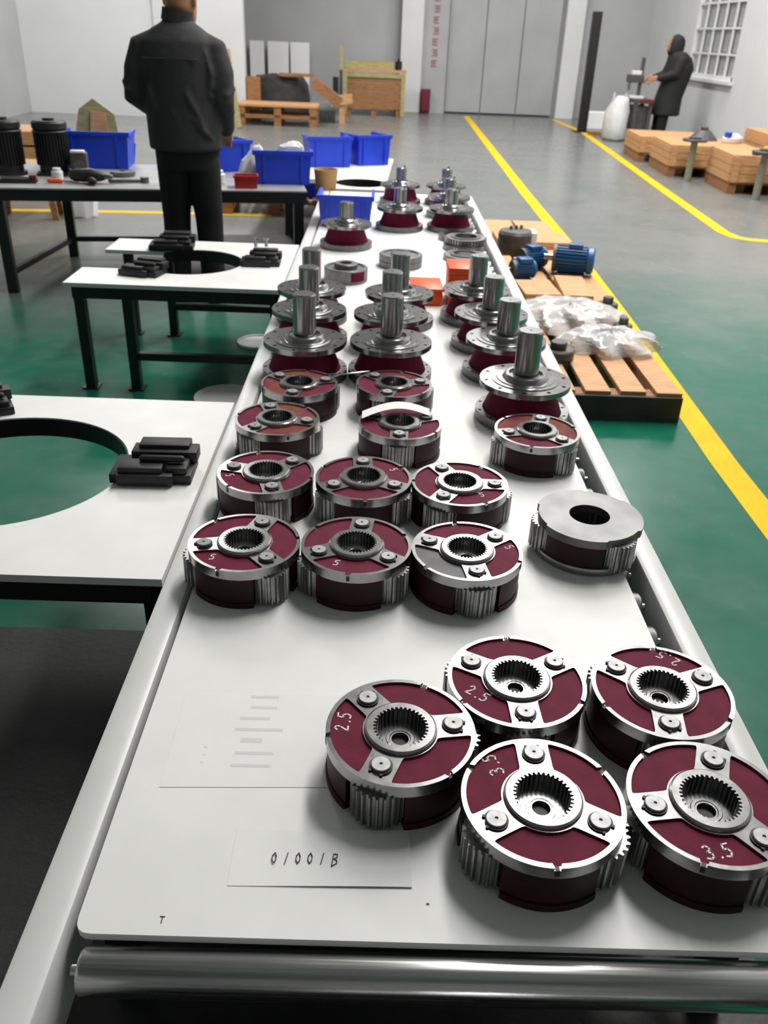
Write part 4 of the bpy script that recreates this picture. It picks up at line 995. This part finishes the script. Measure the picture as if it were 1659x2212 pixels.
# --- the man at the bench, seen from behind
mx, my = -1.055, 4.86
man = MB()
head(man, (mx+.022, my+.03, 1.585), -.35)
man.loft([(mx,my,.80,.15,.10),(mx,my,.92,.155,.105),(mx,my,1.08,.145,.10),(mx,my,1.25,.16,.105),(mx,my,1.38,.165,.10),(mx,my,1.45,.09,.07)])
lsh, rsh = Vector((mx-.165, my, 1.385)), Vector((mx+.165, my, 1.385))
lel, rel = Vector((mx-.235, my-.03, 1.13)), Vector((mx+.215, my-.03, 1.12))
lwr, rwr = Vector((mx-.11, my+.20, .99)), Vector((mx+.20, my+.13, .965))
man.tube([lsh, lel, lwr], [.046, .040, .028], 12); man.tube([rsh, rel, rwr], [.046, .040, .028], 12)
hand(man, lwr, (.35, .75, -.3), (.6, -.2, .3), (.2, .3, 1)); hand(man, rwr, (-.15, .85, -.35), (-.6, -.1, .3), (.1, .3, 1))
for s in (-1, 1):
    man.tube([(mx+s*.085+.005, my, .84), (mx+s*.09+.01, my+.01, .47), (mx+s*.095+.01, my-.015, .09)], [.080, .054, .038], 14)
    man.tube([(mx+s*.095+.01, my-.03, .045), (mx+s*.11+.01, my+.13, .035)], [.034, .032], 10)
person = man.build('person', M['skin'], smooth=0); remesh(person, .0075, 3)
person.scale = (1.07, 1.07, 1.012); person.location = (0, .05, 0)
tag(person, 'man in a charcoal jacket and black trousers standing at the bench, back turned', 'person')
jk = MB()
jk.loft([(mx+.005,my,.862,.190,.145),(mx+.005,my,.88,.194,.150),(mx,my,1.02,.192,.150),(mx,my,1.18,.200,.152),(mx,my-.005,1.32,.208,.148),(mx,my-.005,1.40,.196,.132),(mx+.003,my,1.455,.135,.105),(mx+.008,my,1.49,.078,.078),(mx+.006,my,1.512,.070,.074)])
jk.tube([lsh+Vector((.03,0,.0)), lsh+Vector((-.012,-.005,-.015)), (lsh+lel)/2+Vector((-.018,0,0)), lel, (lel+lwr)/2, lwr+Vector((.0,-.01,.0))], [.062, .070, .066, .060, .053, .046], 16)
jk.tube([rsh+Vector((-.03,0,.0)), rsh+Vector((.012,-.005,-.015)), (rsh+rel)/2+Vector((.022,0,0)), rel, (rel+rwr)/2, rwr+Vector((.0,-.01,.0))], [.062, .070, .068, .062, .055, .048], 16)
for pts, rad in (([(.02, -.142, 1.22), (.07, -.142, 1.12), (.13, -.125, 1.00)], [.006, .015, .006]),
                 ([(.06, -.140, 1.05), (.12, -.125, .98), (.165, -.095, .93)], [.006, .014, .006]),
                 ([(-.04, -.143, 1.16), (-.02, -.145, 1.05), (.05, -.140, .95)], [.004, .010, .004]),
                 ([(-.17, -.085, 1.28), (-.14, -.120, 1.18), (-.12, -.135, 1.08)], [.005, .012, .005]),
                 ([(.155, -.105, 1.36), (.175, -.095, 1.25), (.165, -.10, 1.14)], [.006, .014, .006]),
                 ([(-.295, -.03, 1.20), (-.26, -.085, 1.16), (-.215, -.06, 1.12)], [.006, .012, .006]),
                 ([(.285, -.02, 1.18), (.25, -.085, 1.15), (.19, -.07, 1.11)], [.006, .012, .006]),
                 ([(.27, .03, 1.06), (.23, -.03, 1.05), (.18, .0, 1.04)], [.006, .010, .006])):
    jk.tube([(mx+a, my+b, c) for a, b, c in pts], rad, 10)
o = jk.build('jacket', M['jacket'], person, smooth=0); remesh(o, .011, 4)
fo = MB()
fo.tube([(mx-.15, my-.134, 1.318), (mx-.08, my-.146, 1.318), (mx+.02, my-.148, 1.318), (mx+.12, my-.138, 1.318)], .004, 8)
o = fo.build('jacket_seam', M['jacket'], person)
cl = MB().lathe([(.072, 1.495), (.080, 1.497), (.078, 1.555), (.068, 1.553), (.066, 1.50)], 32, Matrix.Translation((mx+.008, my, 1.515)) @ Matrix.Rotation(.17, 4, 'Y') @ Matrix.Translation((0, 0, -1.525)), sx=1.0, sy=1.05)
o = cl.build('collar', M['jacket'], person)
tr_ = MB()
tr_.loft([(mx+.008,my,.76,.165,.118),(mx+.008,my,.84,.172,.122),(mx+.008,my,.92,.165,.118)])
for s in (-1, 1):
    tr_.tube([(mx+s*.080+.01, my, .80), (mx+s*.090+.012, my+.01, .47), (mx+s*.098+.012, my-.012, .10)], [.092, .076, .066], 16)
o = tr_.build('trousers', M['trouser'], person, smooth=0); remesh(o, .012, 4)
for s in (-1, 1):
    sh = MB().loft([(mx+s*.10+.012, my+.03, 0, .046, .135), (mx+s*.10+.012, my+.03, .03, .047, .137), (mx+s*.10+.012, my+.02, .065, .042, .11), (mx+s*.10+.012, my-.02, .11, .038, .055)])
    sh.build('shoe', M['shoe'], person)
hr = MB(); hc = Vector((mx+.022, my+.03, 1.585)); R_ = Matrix.Rotation(-.35, 3, 'Z')
n = 24; vs = []; fs = []; ring = [(.03,.080,.100,-.016),(.045,.083,.103,-.014),(.06,.081,.099,-.014),(.09,.068,.083,-.012),(.115,.042,.05,-.01),(.126,.01,.012,-.01)]
for (z, rx, ry, cy) in ring:
    for k in range(n):
        a = 2*PI*k/n; zz = z + ((.035*max(0, math.sin(a))) if z < .05 else 0); vs.append(hc + R_ @ Vector((rx*math.cos(a), cy + ry*math.sin(a)*(.93 if math.sin(a) > 0 else 1), zz)))
for i in range(len(ring)-1):
    for k in range(n): fs.append((i*n+k, i*n+(k+1) % n, (i+1)*n+(k+1) % n, (i+1)*n+k))
hr.add(vs, fs); o = hr.build('hair', M['hair'], person, smooth=50)

# --- the hooded worker by the window, bending to the left over a bench
px_, py_ = 4.80, 16.2
wk = MB()
hd_c = Vector((px_+.0, py_, 1.50))
head(wk, hd_c + Vector((-.03, 0, 0)), PI/2)
wk.loft([(px_+.02,py_,.80,.11,.16),(px_+.06,py_,1.0,.12,.165),(px_+.08,py_,1.2,.12,.18),(px_+.06,py_,1.33,.10,.17),(px_+.02,py_,1.40,.07,.08)])
A_ = [(Vector((px_+.05, py_+s*.19, 1.28)), Vector((px_-.02, py_+s*.22, 1.05)), Vector((px_-.215, py_+s*.12, .99))) for s in (-1, 1)]
for a in A_:
    wk.tube(list(a), [.05, .043, .03], 10); hand(wk, a[2], (-1, 0, -.2), (0, 0, 1), (0, 0, 1))
for s in (-1, 1):
    wk.tube([(px_+.0, py_+s*.09, .84), (px_-.05, py_+s*.1, .45), (px_-.06, py_+s*.1, .09)], [.085, .06, .042], 12)
    wk.tube([(px_-.04, py_+s*.1, .045), (px_-.2, py_+s*.1, .035)], [.036, .034], 8)
p2_ = wk.build('person', M['skin'], smooth=0); remesh(p2_, .009, 3)
p2_.scale = (1.18, 1.18, 1.0); p2_.location = (-.18*px_ + .07, -.18*py_, 0)
tag(p2_, 'worker in a black hooded coat bending over a bench beside the barred window', 'person')
ck = MB()
ck.loft([(px_-.0,py_,.42,.20,.23),(px_+.01,py_,.70,.19,.22),(px_+.06,py_,.95,.19,.23),(px_+.09,py_,1.15,.20,.25),(px_+.07,py_,1.30,.165,.23),(px_+.03,py_,1.39,.11,.13)])
for a in A_: ck.tube([a[0], a[1], a[2]+Vector((.02,0,0))], [.09, .078, .06], 14)
o = ck.build('coat', M['coat'], p2_, smooth=0); remesh(o, .016, 5)
ho = MB(); n = 20; vs = []; fs = []
R_ = Matrix.Rotation(PI/2, 3, 'Z')
for (z, rx, ry, cy) in ((-.17,.09,.10,-.02),(-.1,.10,.115,-.015),(-.02,.102,.118,-.02),(.06,.098,.112,-.02),(.11,.07,.08,-.02),(.145,.02,.02,-.02)):
    for k in range(n+1):      # open towards the face
        a = PI/2 + .55 + (2*PI-1.1)*k/n; vs.append(hd_c + Vector((-.03,0,0)) + R_ @ Vector((rx*math.cos(a), cy + ry*math.sin(a), z)))
for i in range(5):
    for k in range(n): fs.append((i*(n+1)+k, i*(n+1)+k+1, (i+1)*(n+1)+k+1, (i+1)*(n+1)+k))
ho.add(vs, fs); o = ho.build('hood', M['coat'], p2_, smooth=50)
so = o.modifiers.new('solid', 'SOLIDIFY'); so.thickness = .015
tr2 = MB()
for s in (-1, 1): tr2.tube([(px_+.0, py_+s*.09, .80), (px_-.05, py_+s*.1, .45), (px_-.06, py_+s*.1, .10)], [.105, .085, .072], 14)
o = tr2.build('trousers', M['trouser'], p2_, smooth=0); remesh(o, .014, 4)
for s in (-1, 1): MB().loft([(px_-.10, py_+s*.1, 0, .145, .05), (px_-.10, py_+s*.1, .03, .147, .052), (px_-.08, py_+s*.1, .07, .11, .046), (px_-.05, py_+s*.1, .12, .055, .042)]).build('shoe', M['shoe'], p2_)
# bench with drill press, white sack
t = thing('machine_bench', 'grey machine bench in front of the hooded worker', 'bench', (4.42, 16.30, 0))
MB().box(-.16, .17, -.32, .32, .60, .66).build('bench_top', M['grey_cast'], t, smooth=0, bevel=.004)
for x in (-.12, .13):
    for y in (-.27, .27): MB().box(x-.03, x+.03, y-.03, y+.03, 0, .60).build('leg', M['grey_cast'], t, smooth=0)
MB().box(-.10, .11, -.24, .24, .1, .55).build('cabinet', M['grey_cast'], t, smooth=0)
MB().box(-.06, .16, -.34, -.32, .60, .66).build('red_strip', M['dark_red'], t, smooth=0)
t = thing('drill_press', 'small grey drill press standing on the machine bench', 'machine', (4.31, 16.34, .66))
MB().box(-.08, .16, -.1, .1, 0, .04).build('press_base', M['white_plastic'], t, smooth=0, bevel=.004)
MB().cyl(.03, .04, .62, 16, Matrix.Translation((.08, 0, 0))).build('press_column', M['grey_cast'], t)
MB().box(-.15, .12, -.07, .07, .24, .36).build('press_head', M['grey_cast'], t, smooth=0, bevel=.01)
MB().cyl(.025, .12, .24, 14, Matrix.Translation((-.1, 0, 0))).build('press_spindle', M['steel'], t)
MB().box(-.09, .07, -.06, .06, .36, .42).build('belt_cover', M['white_plastic'], t, smooth=0, bevel=.006)
t = thing('bulk_sack', 'bulging white woven sack on the floor left of the hooded worker', 'sack', (4.03, 16.15, 0))
sk = MB().loft([(0,0,0,.17,.25),(0,0,.05,.21,.30),(-.01,0,.25,.20,.28),(.0,0,.45,.20,.23),(.02,0,.58,.15,.17),(.03,0,.66,.12,.13),(.03,0,.69,.05,.06)])
wob(sk, 0, .012, 6).build('sack_body', M['bag'], t, smooth=60)
for s in (-1, 1): MB().tube([(s*.12, -.05, .6), (s*.10, -.03, .74), (s*.04, 0, .62)], .015, 8).build('lifting_loop', M['bag'], t)
